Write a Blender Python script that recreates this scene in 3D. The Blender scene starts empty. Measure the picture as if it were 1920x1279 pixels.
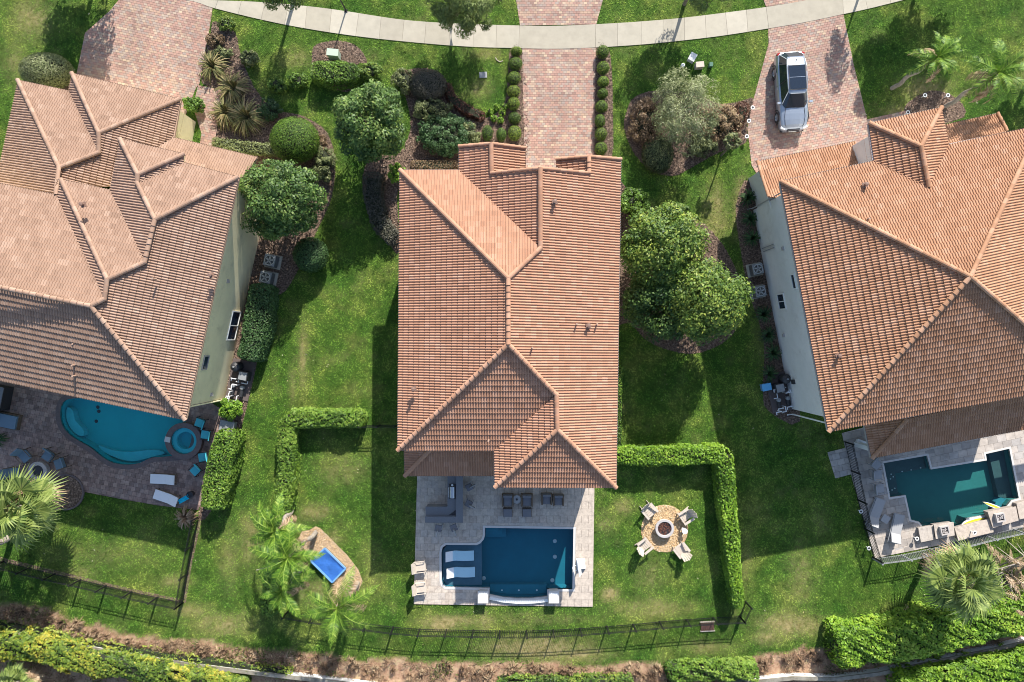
import bpy, math, random
import numpy as np
from mathutils import Vector, Matrix
from mathutils.geometry import tessellate_polygon

# ------------------------------------------------------------------ camera, sky, sun, exposure
SC = bpy.context.scene
HCAM = 45.0                       # drone height in metres
SPX = 0.75 * HCAM / 960.0         # metres on the ground per photo pixel (photo is 1920 wide)
cam_d = bpy.data.cameras.new('camera')
cam = bpy.data.objects.new('camera', cam_d)
SC.collection.objects.link(cam)
cam.location = (0, 0, HCAM)
cam.rotation_euler = (0, 0, 0)
cam_d.sensor_width = 36.0
cam_d.lens = 24.0
cam_d.clip_start = 0.1
cam_d.clip_end = 2000
SC.camera = cam

SUN_EL = math.radians(32.7)
SDX, SDY = -0.294, -0.956          # horizontal direction the light travels
world = bpy.data.worlds.new('World')
SC.world = world
world.use_nodes = True
nt = world.node_tree
nt.nodes.clear()
sky = nt.nodes.new('ShaderNodeTexSky')
sky.sky_type = 'NISHITA'
sky.sun_disc = False
sky.sun_elevation = SUN_EL
sky.sun_rotation = math.atan2(-SDX, -SDY)
bg = nt.nodes.new('ShaderNodeBackground')
bg.inputs['Strength'].default_value = 0.115
wo = nt.nodes.new('ShaderNodeOutputWorld')
nt.links.new(sky.outputs[0], bg.inputs[0])
nt.links.new(bg.outputs[0], wo.inputs[0])
sun_d = bpy.data.lights.new('sun', 'SUN')
sun_d.energy = 4.5
sun_d.angle = math.radians(0.5)
sun_d.color = (1.0, 0.95, 0.86)
sun = bpy.data.objects.new('sun', sun_d)
SC.collection.objects.link(sun)
sun.rotation_euler = Vector((-SDX * math.cos(SUN_EL), -SDY * math.cos(SUN_EL), math.sin(SUN_EL))).to_track_quat('Z', 'Y').to_euler()
SC.view_settings.view_transform = 'Standard'
SC.view_settings.look = 'None'
SC.view_settings.gamma = 1
SC.view_settings.use_curve_mapping = False
SC.view_settings.exposure = 0.98
SC.cycles.filter_width = 1.0

random.seed(7)
RNG = np.random.default_rng(11)
COL = SC.collection
UI = random.uniform

# ------------------------------------------------------------------ helpers
def W2(p, z=0.0):
    """photo pixel + height above ground -> world x, y"""
    k = SPX * (1 - z / HCAM)
    return np.array([(p[0] - 960.0) * k, (639.5 - p[1]) * k])

def W(p, z=0.0):
    q = W2(p, z)
    return np.array([q[0], q[1], z])

ORG = {}

def tag(o, label=None, cat=None, group=None, kind=None):
    if label: o['label'] = label
    if cat: o['category'] = cat
    if group: o['group'] = group
    if kind: o['kind'] = kind
    return o

def empty(name, loc=(0, 0, 0), rz=0.0):
    o = bpy.data.objects.new(name, None)
    o.empty_display_size = 0.3
    COL.objects.link(o)
    o.location = tuple(float(c) for c in loc)
    o.rotation_euler = (0, 0, rz)
    ORG[o.name] = np.array(loc, dtype=float)
    return o

def copy_tree(o, parent=None):
    c = o.copy(); COL.objects.link(c); c.parent = parent
    if parent is not None: KIDS.setdefault(parent.name, []).append(c)
    for ch in list(KIDS.get(o.name, [])): copy_tree(ch, c)
    return c

KIDS = {}

def link(name, me, parent=None, loc=None):
    o = bpy.data.objects.new(name, me)
    COL.objects.link(o)
    if parent is not None:
        o.parent = parent
        KIDS.setdefault(parent.name, []).append(o)
    if loc is not None: o.location = loc
    return o

class MB:
    """collects polygons; build() links them as one mesh object"""
    def __init__(s): s.v = []; s.f = []; s.t = []; s.m = []
    def poly(s, pts, tint=0.5, mi=0):
        n = len(s.v)
        s.v.extend([tuple(map(float, p)) for p in pts]); s.f.append(tuple(range(n, n + len(pts)))); s.t.append(tint); s.m.append(mi)
    def box(s, c, d, rz=0.0, tint=0.5, mi=0, taper=1.0):
        cx, cy, cz = c; hx, hy, hz = d[0] / 2, d[1] / 2, d[2] / 2
        ca, sa = math.cos(rz), math.sin(rz)
        P = []
        for z, k in ((-hz, 1.0), (hz, taper)):
            for x, y in ((-hx, -hy), (hx, -hy), (hx, hy), (-hx, hy)):
                x *= k; y *= k
                P.append((cx + x * ca - y * sa, cy + x * sa + y * ca, cz + z))
        for q in ((3, 2, 1, 0), (4, 5, 6, 7), (0, 1, 5, 4), (1, 2, 6, 5), (2, 3, 7, 6), (3, 0, 4, 7)):
            s.poly([P[i] for i in q], tint, mi)
    def beam(s, a, b, w, h=None, tint=0.5, mi=0):
        a = Vector([float(q) for q in a]); b = Vector([float(q) for q in b]); h = h or w
        d = b - a
        if d.length < 1e-6: return
        d.normalize()
        up = Vector((0, 0, 1)) if abs(d.z) < 0.95 else Vector((1, 0, 0))
        r = d.cross(up).normalized() * (w / 2); u = r.cross(d).normalized() * (h / 2)
        P = [a - r - u, a + r - u, a + r + u, a - r + u, b - r - u, b + r - u, b + r + u, b - r + u]
        for q in ((0, 1, 2, 3), (7, 6, 5, 4), (0, 4, 5, 1), (1, 5, 6, 2), (2, 6, 7, 3), (3, 7, 4, 0)):
            s.poly([P[i] for i in q], tint, mi)
    def tube(s, pts, rad, n=8, tint=0.5, mi=0, cap=True):
        pts = [Vector([float(q) for q in p]) for p in pts]
        rings = []
        for i, p in enumerate(pts):
            d = (pts[min(i + 1, len(pts) - 1)] - pts[max(i - 1, 0)])
            d = d.normalized() if d.length > 1e-9 else Vector((0, 0, 1))
            up = Vector((0, 0, 1)) if abs(d.z) < 0.9 else Vector((1, 0, 0))
            r = d.cross(up).normalized(); u = r.cross(d).normalized()
            R = rad[i] if hasattr(rad, '__len__') else rad
            rings.append([p + (r * math.cos(2 * math.pi * k / n) + u * math.sin(2 * math.pi * k / n)) * R for k in range(n)])
        for a, b in zip(rings[:-1], rings[1:]):
            for k in range(n):
                s.poly([a[k], a[(k + 1) % n], b[(k + 1) % n], b[k]], tint, mi)
        if cap:
            s.poly(rings[0][::-1], tint, mi); s.poly(rings[-1], tint, mi)
    def lathe(s, c, prof, n=24, tint=0.5, mi=0):
        cx, cy, cz = c
        for (r0, z0), (r1, z1) in zip(prof[:-1], prof[1:]):
            for k in range(n):
                a0, a1 = 2 * math.pi * k / n, 2 * math.pi * (k + 1) / n
                q = []
                if r0 > 1e-6: q += [(cx + r0 * math.cos(a0), cy + r0 * math.sin(a0), cz + z0), (cx + r0 * math.cos(a1), cy + r0 * math.sin(a1), cz + z0)]
                else: q += [(cx, cy, cz + z0)]
                if r1 > 1e-6: q += [(cx + r1 * math.cos(a1), cy + r1 * math.sin(a1), cz + z1), (cx + r1 * math.cos(a0), cy + r1 * math.sin(a0), cz + z1)]
                else: q += [(cx, cy, cz + z1)]
                s.poly(q, tint, mi)
    def prism(s, pts, z0, z1, tint=0.5, mi=0, bottom=False, top=True):
        """pts: list of world xy"""
        pts = ccw(pts)
        n = len(pts)
        if top:
            for t in tess(pts): s.poly([(pts[i][0], pts[i][1], z1) for i in t], tint, mi)
        if bottom:
            for t in tess(pts): s.poly([(pts[i][0], pts[i][1], z0) for i in t[::-1]], tint, mi)
        for i in range(n):
            a, b = pts[i], pts[(i + 1) % n]
            s.poly([(a[0], a[1], z0), (b[0], b[1], z0), (b[0], b[1], z1), (a[0], a[1], z1)], tint, mi)
    def build(s, name, mats, parent=None, off=None, smooth=False, data_name=None):
        me = bpy.data.meshes.new(data_name or name)
        v = np.array(s.v, dtype=float) if s.v else np.zeros((0, 3))
        if off is not None: v = v - np.array(off)[None, :]
        me.from_pydata(v.tolist(), [], s.f)
        if not isinstance(mats, (list, tuple)): mats = [mats]
        for m in mats: me.materials.append(m)
        if len(mats) > 1: me.polygons.foreach_set('material_index', s.m)
        at = me.attributes.new('tint', 'FLOAT', 'FACE'); at.data.foreach_set('value', np.array(s.t, dtype=np.float32))
        if smooth: me.polygons.foreach_set('use_smooth', [True] * len(s.f))
        me.update()
        return link(name, me, parent)

def solo(mb, name, mats, base, smooth=False):
    """one-mesh thing whose origin stands at base"""
    o = mb.build(name, mats, None, off=base, smooth=smooth)
    o.location = tuple(float(c) for c in base)
    return o

def wpart(mb, name, mats, root, smooth=False):
    """a part given in world coordinates, child of an unrotated root (or of one of its parts)"""
    r = root
    while r.parent is not None: r = r.parent
    return mb.build(name, mats, root, off=ORG.get(r.name, np.zeros(3)), smooth=smooth)

def area2(p):
    return sum(p[i][0] * p[(i + 1) % len(p)][1] - p[(i + 1) % len(p)][0] * p[i][1] for i in range(len(p)))

def ccw(p):
    p = [(float(a[0]), float(a[1])) for a in p]
    return p if area2(p) > 0 else p[::-1]

def tess(pts, holes=()):
    loops = [[Vector((p[0], p[1], 0)) for p in pts]] + [[Vector((p[0], p[1], 0)) for p in h] for h in holes]
    allp = [p for l in loops for p in l]
    out = []
    for t in tessellate_polygon(loops):
        a, b, c = (allp[i] for i in t)
        if (b.x - a.x) * (c.y - a.y) - (c.x - a.x) * (b.y - a.y) < 0: t = (t[0], t[2], t[1])
        out.append(tuple(t))
    return out

def clip_convex(subj, clip):
    """Sutherland-Hodgman, clip ccw convex"""
    out = subj
    n = len(clip)
    for i in range(n):
        ax, ay = clip[i]; bx, by = clip[(i + 1) % n]
        inp = out; out = []
        if not inp: break
        px, py = inp[-1]; pd = (bx - ax) * (py - ay) - (by - ay) * (px - ax)
        for qx, qy in inp:
            qd = (bx - ax) * (qy - ay) - (by - ay) * (qx - ax)
            if (qd >= 0) != (pd >= 0):
                t = pd / (pd - qd); out.append((px + (qx - px) * t, py + (qy - py) * t))
            if qd >= 0: out.append((qx, qy))
            px, py, pd = qx, qy, qd
    return out if len(out) >= 3 and abs(area2(out)) > 2e-5 else []

def pip(poly, x, y):
    """vectorised point in polygon"""
    x = np.asarray(x, float); y = np.asarray(y, float)
    ins = np.zeros(x.shape, bool)
    n = len(poly)
    for i in range(n):
        x1, y1 = poly[i][0], poly[i][1]; x2, y2 = poly[(i + 1) % n][0], poly[(i + 1) % n][1]
        if y1 == y2: continue
        c = ((y1 > y) != (y2 > y)) & (x < (x2 - x1) * (y - y1) / (y2 - y1) + x1)
        ins ^= c
    return ins

def inset(pts, d):
    p = [np.array(a, float) for a in ccw(pts)]
    n = len(p); out = []
    for i in range(n):
        a, b, c = p[i - 1], p[i], p[(i + 1) % n]
        e1 = (b - a) / np.linalg.norm(b - a); e2 = (c - b) / np.linalg.norm(c - b)
        n1 = np.array([-e1[1], e1[0]]); n2 = np.array([-e2[1], e2[0]])
        k = 1 + n1.dot(n2)
        out.append(b + (n1 + n2) * d / max(k, 0.25))
    return out

def spline(pts, n=6, closed=False):
    """Catmull-Rom through pixel points"""
    P = [np.array(p, float) for p in pts]; out = []; m = len(P)
    rng = range(m) if closed else range(m - 1)
    for i in rng:
        if closed: p0, p1, p2, p3 = P[i - 1], P[i], P[(i + 1) % m], P[(i + 2) % m]
        else: p0, p1, p2, p3 = P[max(i - 1, 0)], P[i], P[i + 1], P[min(i + 2, m - 1)]
        for k in range(n):
            t = k / n
            out.append(0.5 * ((2 * p1) + (-p0 + p2) * t + (2 * p0 - 5 * p1 + 4 * p2 - p3) * t * t + (-p0 + 3 * p1 - 3 * p2 + p3) * t ** 3))
    if not closed: out.append(P[-1])
    return out

# ------------------------------------------------------------------ materials
def mat(name, base=(0.5, 0.5, 0.5), rough=0.8, metal=0.0, ramp=None, src='attr', noise=None, bump=None, spec=0.5, trans=0.0, dirt=None):
    """ramp: colour list picked by the face 'tint' attribute (src attr) or per object (src rand);
       noise=(scale, amount) mottles value; bump=(scale, strength, distance)"""
    m = bpy.data.materials.new(name); m.use_nodes = True
    t = m.node_tree; N = t.nodes; L = t.links
    b = N['Principled BSDF']
    b.inputs['Roughness'].default_value = rough
    b.inputs['Metallic'].default_value = metal
    b.inputs['Specular IOR Level'].default_value = spec
    b.inputs['Base Color'].default_value = (*base, 1)
    col = None
    if ramp:
        r = N.new('ShaderNodeValToRGB')
        while len(r.color_ramp.elements) < len(ramp): r.color_ramp.elements.new(0.5)
        for i, c in enumerate(ramp):
            r.color_ramp.elements[i].position = i / max(1, len(ramp) - 1)
            r.color_ramp.elements[i].color = (*c, 1)
        if src == 'attr':
            a = N.new('ShaderNodeAttribute'); a.attribute_name = 'tint'; L.new(a.outputs['Fac'], r.inputs[0])
        elif src == 'rand':
            a = N.new('ShaderNodeObjectInfo'); L.new(a.outputs['Random'], r.inputs[0])
        elif src == 'noise':
            g = N.new('ShaderNodeNewGeometry'); a = N.new('ShaderNodeTexNoise'); a.inputs['Scale'].default_value = noise[0]
            a.inputs['Detail'].default_value = 6; L.new(g.outputs['Position'], a.inputs['Vector'])
            mr = N.new('ShaderNodeMapRange'); mr.inputs['From Min'].default_value = 0.3; mr.inputs['From Max'].default_value = 0.7
            L.new(a.outputs['Fac'], mr.inputs['Value']); L.new(mr.outputs[0], r.inputs[0])
        col = r.outputs[0]
    def pos():
        g = N.new('ShaderNodeNewGeometry'); return g.outputs['Position']
    if noise:
        n = N.new('ShaderNodeTexNoise'); n.inputs['Scale'].default_value = noise[0]; n.inputs['Detail'].default_value = 5; n.inputs['Roughness'].default_value = 0.65
        L.new(pos(), n.inputs['Vector'])
        mr = N.new('ShaderNodeMapRange'); mr.inputs['From Min'].default_value = 0.3; mr.inputs['From Max'].default_value = 0.7
        mr.inputs['To Min'].default_value = 1 - noise[1]; mr.inputs['To Max'].default_value = 1 + noise[1]
        L.new(n.outputs['Fac'], mr.inputs['Value'])
        vm = N.new('ShaderNodeVectorMath'); vm.operation = 'SCALE'
        if col is not None: L.new(col, vm.inputs[0])
        else: vm.inputs[0].default_value = base
        L.new(mr.outputs[0], vm.inputs['Scale']); col = vm.outputs[0]
    if dirt:   # (colour, scale, threshold, amount)
        n = N.new('ShaderNodeTexNoise'); n.inputs['Scale'].default_value = dirt[1]; n.inputs['Detail'].default_value = 7; n.inputs['Roughness'].default_value = 0.7
        L.new(pos(), n.inputs['Vector'])
        mr = N.new('ShaderNodeMapRange'); mr.inputs['From Min'].default_value = dirt[2]; mr.inputs['From Max'].default_value = dirt[2] + 0.16
        mr.inputs['To Max'].default_value = dirt[3]
        L.new(n.outputs['Fac'], mr.inputs['Value'])
        mx = N.new('ShaderNodeMix'); mx.data_type = 'RGBA'
        L.new(mr.outputs[0], mx.inputs['Factor'])
        if col is not None: L.new(col, mx.inputs['A'])
        else: mx.inputs['A'].default_value = (*base, 1)
        mx.inputs['B'].default_value = (*dirt[0], 1); col = mx.outputs['Result']
    if col is not None: L.new(col, b.inputs['Base Color'])
    if bump:
        n = N.new('ShaderNodeTexNoise'); n.inputs['Scale'].default_value = bump[0]; n.inputs['Detail'].default_value = 5
        L.new(pos(), n.inputs['Vector'])
        bp = N.new('ShaderNodeBump'); bp.inputs['Strength'].default_value = bump[1]; bp.inputs['Distance'].default_value = bump[2]
        L.new(n.outputs['Fac'], bp.inputs['Height']); L.new(bp.outputs[0], b.inputs['Normal'])
    if trans > 0:
        tr = N.new('ShaderNodeBsdfTranslucent'); mx = N.new('ShaderNodeMixShader'); mx.inputs[0].default_value = trans
        if col is not None: L.new(col, tr.inputs['Color'])
        else: tr.inputs['Color'].default_value = (*base, 1)
        out = N['Material Output']
        L.new(b.outputs[0], mx.inputs[1]); L.new(tr.outputs[0], mx.inputs[2]); L.new(mx.outputs[0], out.inputs[0])
    return m

def leafmat(name, cols, trans=0.22, rough=0.55):
    return mat(name, ramp=cols, rough=rough, trans=trans, noise=(0.9, 0.22), spec=0.4)

M = {}
M['leaf_magnolia'] = leafmat('leaf_magnolia', [(0.022, 0.055, 0.014), (0.05, 0.11, 0.022), (0.11, 0.19, 0.036), (0.27, 0.33, 0.09)])
M['leaf_yellow'] = leafmat('leaf_yellow', [(0.022, 0.06, 0.012), (0.06, 0.125, 0.02), (0.14, 0.22, 0.03), (0.33, 0.37, 0.06)])
M['leaf_lime'] = leafmat('leaf_lime', [(0.035, 0.09, 0.01), (0.10, 0.21, 0.015), (0.20, 0.35, 0.025), (0.32, 0.43, 0.05)])
M['leaf_hedge'] = leafmat('leaf_hedge', [(0.022, 0.05, 0.01), (0.06, 0.13, 0.015), (0.13, 0.24, 0.025), (0.23, 0.33, 0.05)])
M['leaf_dark'] = leafmat('leaf_dark', [(0.015, 0.04, 0.015), (0.03, 0.075, 0.025), (0.055, 0.12, 0.035), (0.10, 0.18, 0.06)])
M['leaf_grey'] = leafmat('leaf_grey', [(0.07, 0.09, 0.03), (0.15, 0.18, 0.07), (0.26, 0.29, 0.13), (0.42, 0.43, 0.26)])
M['leaf_olive'] = leafmat('leaf_olive', [(0.05, 0.065, 0.025), (0.10, 0.125, 0.045), (0.18, 0.21, 0.075), (0.28, 0.30, 0.13)])
M['leaf_purple'] = leafmat('leaf_purple', [(0.035, 0.035, 0.028), (0.06, 0.058, 0.045), (0.09, 0.085, 0.06), (0.14, 0.13, 0.09)], 0.15)
M['leaf_brown'] = leafmat('leaf_brown', [(0.08, 0.05, 0.03), (0.16, 0.10, 0.055), (0.25, 0.17, 0.09), (0.36, 0.27, 0.15)])
M['leaf_red'] = leafmat('leaf_red', [(0.04, 0.015, 0.012), (0.09, 0.03, 0.022), (0.14, 0.06, 0.035), (0.18, 0.10, 0.05)])
M['leaf_ball'] = leafmat('leaf_ball', [(0.05, 0.10, 0.015), (0.10, 0.18, 0.02), (0.18, 0.27, 0.03), (0.30, 0.36, 0.05)])
M['leaf_verge'] = leafmat('leaf_verge', [(0.07, 0.10, 0.03), (0.13, 0.18, 0.045), (0.20, 0.26, 0.07), (0.3, 0.34, 0.12)])
M['palm'] = leafmat('palm_leaf', [(0.035, 0.10, 0.010), (0.09, 0.20, 0.016), (0.18, 0.31, 0.03), (0.36, 0.46, 0.09)], 0.35)
M['fan_palm'] = leafmat('fan_palm_leaf', [(0.05, 0.09, 0.02), (0.14, 0.20, 0.045), (0.27, 0.34, 0.085), (0.48, 0.52, 0.19)], 0.3)
M['dry_frond'] = leafmat('dry_frond', [(0.18, 0.11, 0.06), (0.3, 0.2, 0.12), (0.42, 0.3, 0.19), (0.55, 0.42, 0.28)], 0.15)
M['flax'] = leafmat('flax_leaf', [(0.05, 0.07, 0.02), (0.14, 0.15, 0.05), (0.28, 0.24, 0.10), (0.42, 0.32, 0.17)], 0.25)
M['bark'] = mat('bark', (0.22, 0.18, 0.14), 0.9, noise=(6, 0.35), bump=(30, 0.6, 0.03))
M['twig'] = mat('twig', (0.10, 0.075, 0.05), 0.9, noise=(8, 0.3))
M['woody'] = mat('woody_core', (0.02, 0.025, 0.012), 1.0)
M['palm_bark'] = mat('palm_bark', (0.3, 0.26, 0.22), 0.9, noise=(5, 0.3), bump=(18, 0.8, 0.04))
M['concrete'] = mat('concrete', ramp=[(0.36, 0.325, 0.26), (0.41, 0.375, 0.305), (0.46, 0.42, 0.345)], rough=0.9, noise=(1.6, 0.10), bump=(60, 0.2, 0.01), dirt=((0.27, 0.25, 0.21), 0.8, 0.56, 0.5))
M['paver'] = mat('driveway_paver', ramp=[(0.26, 0.165, 0.135), (0.35, 0.21, 0.17), (0.40, 0.24, 0.19), (0.31, 0.24, 0.205), (0.42, 0.29, 0.21), (0.37, 0.22, 0.175), (0.32, 0.26, 0.23), (0.50, 0.37, 0.26)], rough=0.88, noise=(0.5, 0.16), bump=(50, 0.3, 0.01), dirt=((0.25, 0.17, 0.13), 0.35, 0.54, 0.4))
M['paver_sand'] = mat('paver_sand', (0.19, 0.155, 0.13), 1.0, noise=(20, 0.2))
M['travertine'] = mat('travertine', ramp=[(0.40, 0.335, 0.285), (0.47, 0.40, 0.335), (0.54, 0.465, 0.39), (0.45, 0.40, 0.355), (0.49, 0.405, 0.34)], src='rand', rough=0.75, noise=(5.0, 0.2), bump=(40, 0.3, 0.008), dirt=((0.24, 0.2, 0.18), 2.4, 0.53, 0.6))
M['travertine_base'] = mat('travertine_base', (0.28, 0.24, 0.21), 0.95, noise=(12, 0.2))
M['slate_deck'] = mat('slate_deck', ramp=[(0.17, 0.115, 0.10), (0.25, 0.165, 0.14), (0.31, 0.22, 0.185), (0.21, 0.155, 0.14)], rough=0.7, noise=(3.5, 0.35), bump=(30, 0.4, 0.01), dirt=((0.40, 0.33, 0.28), 5.0, 0.58, 0.6))
M['slate_base'] = mat('slate_base', (0.11, 0.085, 0.08), 0.9)
M['grey_deck'] = mat('grey_deck', ramp=[(0.30, 0.27, 0.25), (0.40, 0.35, 0.31), (0.48, 0.42, 0.37), (0.34, 0.32, 0.31)], src='rand', rough=0.8, noise=(1.8, 0.22), bump=(30, 0.3, 0.01), dirt=((0.55, 0.51, 0.46), 1.7, 0.56, 0.6))
M['grey_base'] = mat('grey_deck_base', (0.24, 0.21, 0.19), 0.95)
M['mulch'] = mat('mulch', ramp=[(0.06, 0.042, 0.03), (0.12, 0.08, 0.058), (0.19, 0.13, 0.095), (0.28, 0.2, 0.15)], src='noise', noise=(9, 0.35), rough=1.0, bump=(35, 1.0, 0.05))
M['mulch_chip'] = mat('mulch_chip', ramp=[(0.07, 0.045, 0.035), (0.14, 0.09, 0.07), (0.22, 0.145, 0.11), (0.36, 0.27, 0.21)], rough=1.0)
M['straw'] = mat('dry_straw', ramp=[(0.07, 0.045, 0.03), (0.24, 0.15, 0.09), (0.38, 0.27, 0.17), (0.50, 0.40, 0.26)], rough=1.0, trans=0.2)
M['gravel'] = mat('yellow_gravel', ramp=[(0.42, 0.27, 0.14), (0.56, 0.38, 0.2), (0.64, 0.47, 0.27), (0.5, 0.36, 0.22)], src='noise', noise=(22, 0.3), rough=1.0, bump=(60, 1.0, 0.03))
M['gravel_bit'] = mat('gravel_bit', ramp=[(0.38, 0.24, 0.12), (0.56, 0.38, 0.2), (0.68, 0.5, 0.3), (0.62, 0.55, 0.42)], rough=1.0)
M['chip_bed'] = mat('pale_chip_bed', ramp=[(0.38, 0.26, 0.16), (0.50, 0.36, 0.235), (0.58, 0.43, 0.3)], src='noise', noise=(18, 0.25), rough=1.0, bump=(50, 1.0, 0.03))
def roofmat(name, cols, src='attr'):
    return mat(name, ramp=cols, src=src, rough=0.75, noise=(0.7, 0.05), bump=(45, 0.25, 0.008), dirt=((cols[0][0] * 0.55, cols[0][1] * 0.6, cols[0][2] * 0.7), 1.4, 0.62, 0.35), spec=0.3)
RC = [(0.355, 0.19, 0.12), (0.39, 0.21, 0.133), (0.42, 0.23, 0.148), (0.46, 0.265, 0.18)]
RL = [(0.275, 0.175, 0.125), (0.305, 0.195, 0.14), (0.335, 0.218, 0.158), (0.38, 0.26, 0.195)]
RR = [(0.335, 0.175, 0.10), (0.375, 0.20, 0.115), (0.41, 0.225, 0.135), (0.46, 0.27, 0.175)]
M['roof_c'] = roofmat('terracotta_tile', RC); M['roof_c1'] = roofmat('terracotta_tile_single', RC, 'rand')
M['roof_l'] = roofmat('faded_tile', RL); M['roof_l1'] = roofmat('faded_tile_single', RL, 'rand')
M['roof_r'] = roofmat('orange_tile', RR); M['roof_r1'] = roofmat('orange_tile_single', RR, 'rand')
M['stucco_l'] = mat('pale_green_stucco', (0.76, 0.68, 0.43), 0.95, noise=(0.8, 0.08), bump=(80, 0.3, 0.01), dirt=((0.42, 0.37, 0.25), 0.9, 0.55, 0.45))
M['stucco_r'] = mat('grey_white_stucco', (0.70, 0.70, 0.69), 0.95, noise=(0.8, 0.07), bump=(80, 0.3, 0.01), dirt=((0.45, 0.43, 0.39), 0.9, 0.55, 0.45))
M['stucco_c'] = mat('cream_stucco', (0.55, 0.48, 0.38), 0.95, noise=(0.8, 0.05))
M['gutter'] = mat('pale_metal_gutter', (0.42, 0.40, 0.40), 0.5, 0.2)
M['gutter_b'] = mat('tan_gutter', (0.40, 0.27, 0.20), 0.6)
M['white'] = mat('white_paint', (0.78, 0.78, 0.76), 0.5)
M['glass'] = mat('window_glass', (0.02, 0.035, 0.06), 0.08, spec=0.8)
M['black'] = mat('black_metal', (0.015, 0.015, 0.017), 0.5, 0.3)
M['dark'] = mat('dark_plastic', (0.03, 0.03, 0.035), 0.55)
M['pipe'] = mat('white_pipe', (0.75, 0.75, 0.78), 0.4)
M['steel'] = mat('brushed_steel', (0.55, 0.57, 0.6), 0.35, 0.8)
M['ac'] = mat('grey_enamel', (0.28, 0.29, 0.30), 0.5, 0.1, noise=(3, 0.1))
M['cushion_w'] = mat('white_cushion', (0.72, 0.72, 0.74), 0.85, bump=(30, 0.2, 0.01))
M['white_shell'] = mat('white_shell', (0.78, 0.79, 0.8), 0.35)
M['cushion_g'] = mat('grey_cushion', (0.17, 0.17, 0.19), 0.9, bump=(30, 0.2, 0.01))
M['sling_g'] = mat('grey_sling', (0.34, 0.34, 0.35), 0.85)
M['wicker'] = mat('brown_wicker', (0.14, 0.10, 0.07), 0.85, noise=(40, 0.3))
M['beige_wood'] = mat('beige_plastic_wood', (0.50, 0.43, 0.36), 0.7, noise=(6, 0.12))
M['blue_seat'] = mat('slate_blue_fabric', (0.13, 0.20, 0.27), 0.9)
M['teal'] = mat('teal_fabric', (0.06, 0.42, 0.50), 0.85)
M['aqua'] = mat('aqua_towel', (0.0, 0.42, 0.62), 0.9)
M['towel_w'] = mat('white_towel', (0.82, 0.82, 0.82), 0.95)
M['tarp'] = mat('blue_tarp', (0.035, 0.13, 0.42), 0.35, noise=(3, 0.2), bump=(9, 0.5, 0.04))
M['tarp_edge'] = mat('pale_blue_tarp', (0.16, 0.34, 0.62), 0.4)
M['granite'] = mat('grey_granite', (0.16, 0.165, 0.18), 0.35, noise=(30, 0.12))
M['counter'] = mat('grey_counter_side', (0.26, 0.25, 0.25), 0.85)
M['coping'] = mat('pale_grey_coping', (0.56, 0.54, 0.52), 0.7, noise=(3, 0.07), bump=(40, 0.2, 0.01))
M['coping_d'] = mat('dark_coping', (0.13, 0.10, 0.10), 0.75, noise=(5, 0.2), bump=(20, 0.4, 0.01))
M['stone_ring'] = mat('cast_stone_ring', (0.42, 0.39, 0.38), 0.85, noise=(6, 0.1), bump=(50, 0.3, 0.01))
M['lava'] = mat('lava_rock', ramp=[(0.05, 0.025, 0.02), (0.16, 0.06, 0.04), (0.26, 0.12, 0.08)], rough=0.95)
M['yellow'] = mat('yellow_board', (0.72, 0.58, 0.03), 0.4)
M['pool_blue'] = mat('deep_blue_plaster', (0.006, 0.13, 0.175), 0.9, noise=(0.8, 0.08))
M['pool_step'] = mat('step_plaster', (0.02, 0.17, 0.22), 0.9, noise=(2, 0.08))
M['pool_shelf'] = mat('slate_shelf_plaster', (0.085, 0.145, 0.18), 0.9, noise=(4, 0.1))
M['pool_cyan'] = mat('cyan_plaster', (0.012, 0.42, 0.46), 0.9, noise=(0.7, 0.06))
M['pool_cyan2'] = mat('pale_cyan_plaster', (0.07, 0.52, 0.58), 0.9, noise=(2.5, 0.06))
M['pool_teal'] = mat('dark_teal_plaster', (0.02, 0.13, 0.125), 0.9, noise=(0.8, 0.10))
M['pool_teal_shelf'] = mat('dark_teal_shelf', (0.04, 0.07, 0.075), 0.9, noise=(3, 0.1))

def watermat(name, tint, ripple=1.0):
    m = bpy.data.materials.new(name); m.use_nodes = True
    t = m.node_tree; N = t.nodes; L = t.links
    N.remove(N['Principled BSDF'])
    tr = N.new('ShaderNodeBsdfTransparent'); tr.inputs[0].default_value = (*tint, 1)
    gl = N.new('ShaderNodeBsdfGlossy'); gl.inputs['Roughness'].default_value = 0.04; gl.inputs[0].default_value = (1, 1, 1, 1)
    lw = N.new('ShaderNodeLayerWeight'); lw.inputs[0].default_value = 0.5
    pw = N.new('ShaderNodeMath'); pw.operation = 'POWER'; pw.inputs[1].default_value = 5.0; L.new(lw.outputs['Facing'], pw.inputs[0])
    fr = N.new('ShaderNodeMath'); fr.operation = 'MULTIPLY_ADD'; fr.inputs[1].default_value = 0.9; fr.inputs[2].default_value = 0.022; L.new(pw.outputs[0], fr.inputs[0])
    g = N.new('ShaderNodeNewGeometry')
    n = N.new('ShaderNodeTexNoise'); n.inputs['Scale'].default_value = 3.0; n.inputs['Detail'].default_value = 4; L.new(g.outputs['Position'], n.inputs['Vector'])
    bp = N.new('ShaderNodeBump'); bp.inputs['Strength'].default_value = 0.35 * ripple; bp.inputs['Distance'].default_value = 0.05
    L.new(n.outputs['Fac'], bp.inputs['Height']); L.new(bp.outputs[0], gl.inputs['Normal'])
    mx = N.new('ShaderNodeMixShader'); L.new(fr.outputs[0], mx.inputs[0]); L.new(tr.outputs[0], mx.inputs[1]); L.new(gl.outputs[0], mx.inputs[2])
    L.new(mx.outputs[0], N['Material Output'].inputs[0])
    return m
M['water_blue'] = watermat('clear_blue_water', (0.72, 0.9, 0.97))
M['water_cyan'] = watermat('clear_cyan_water', (0.72, 0.95, 0.98))
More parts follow.
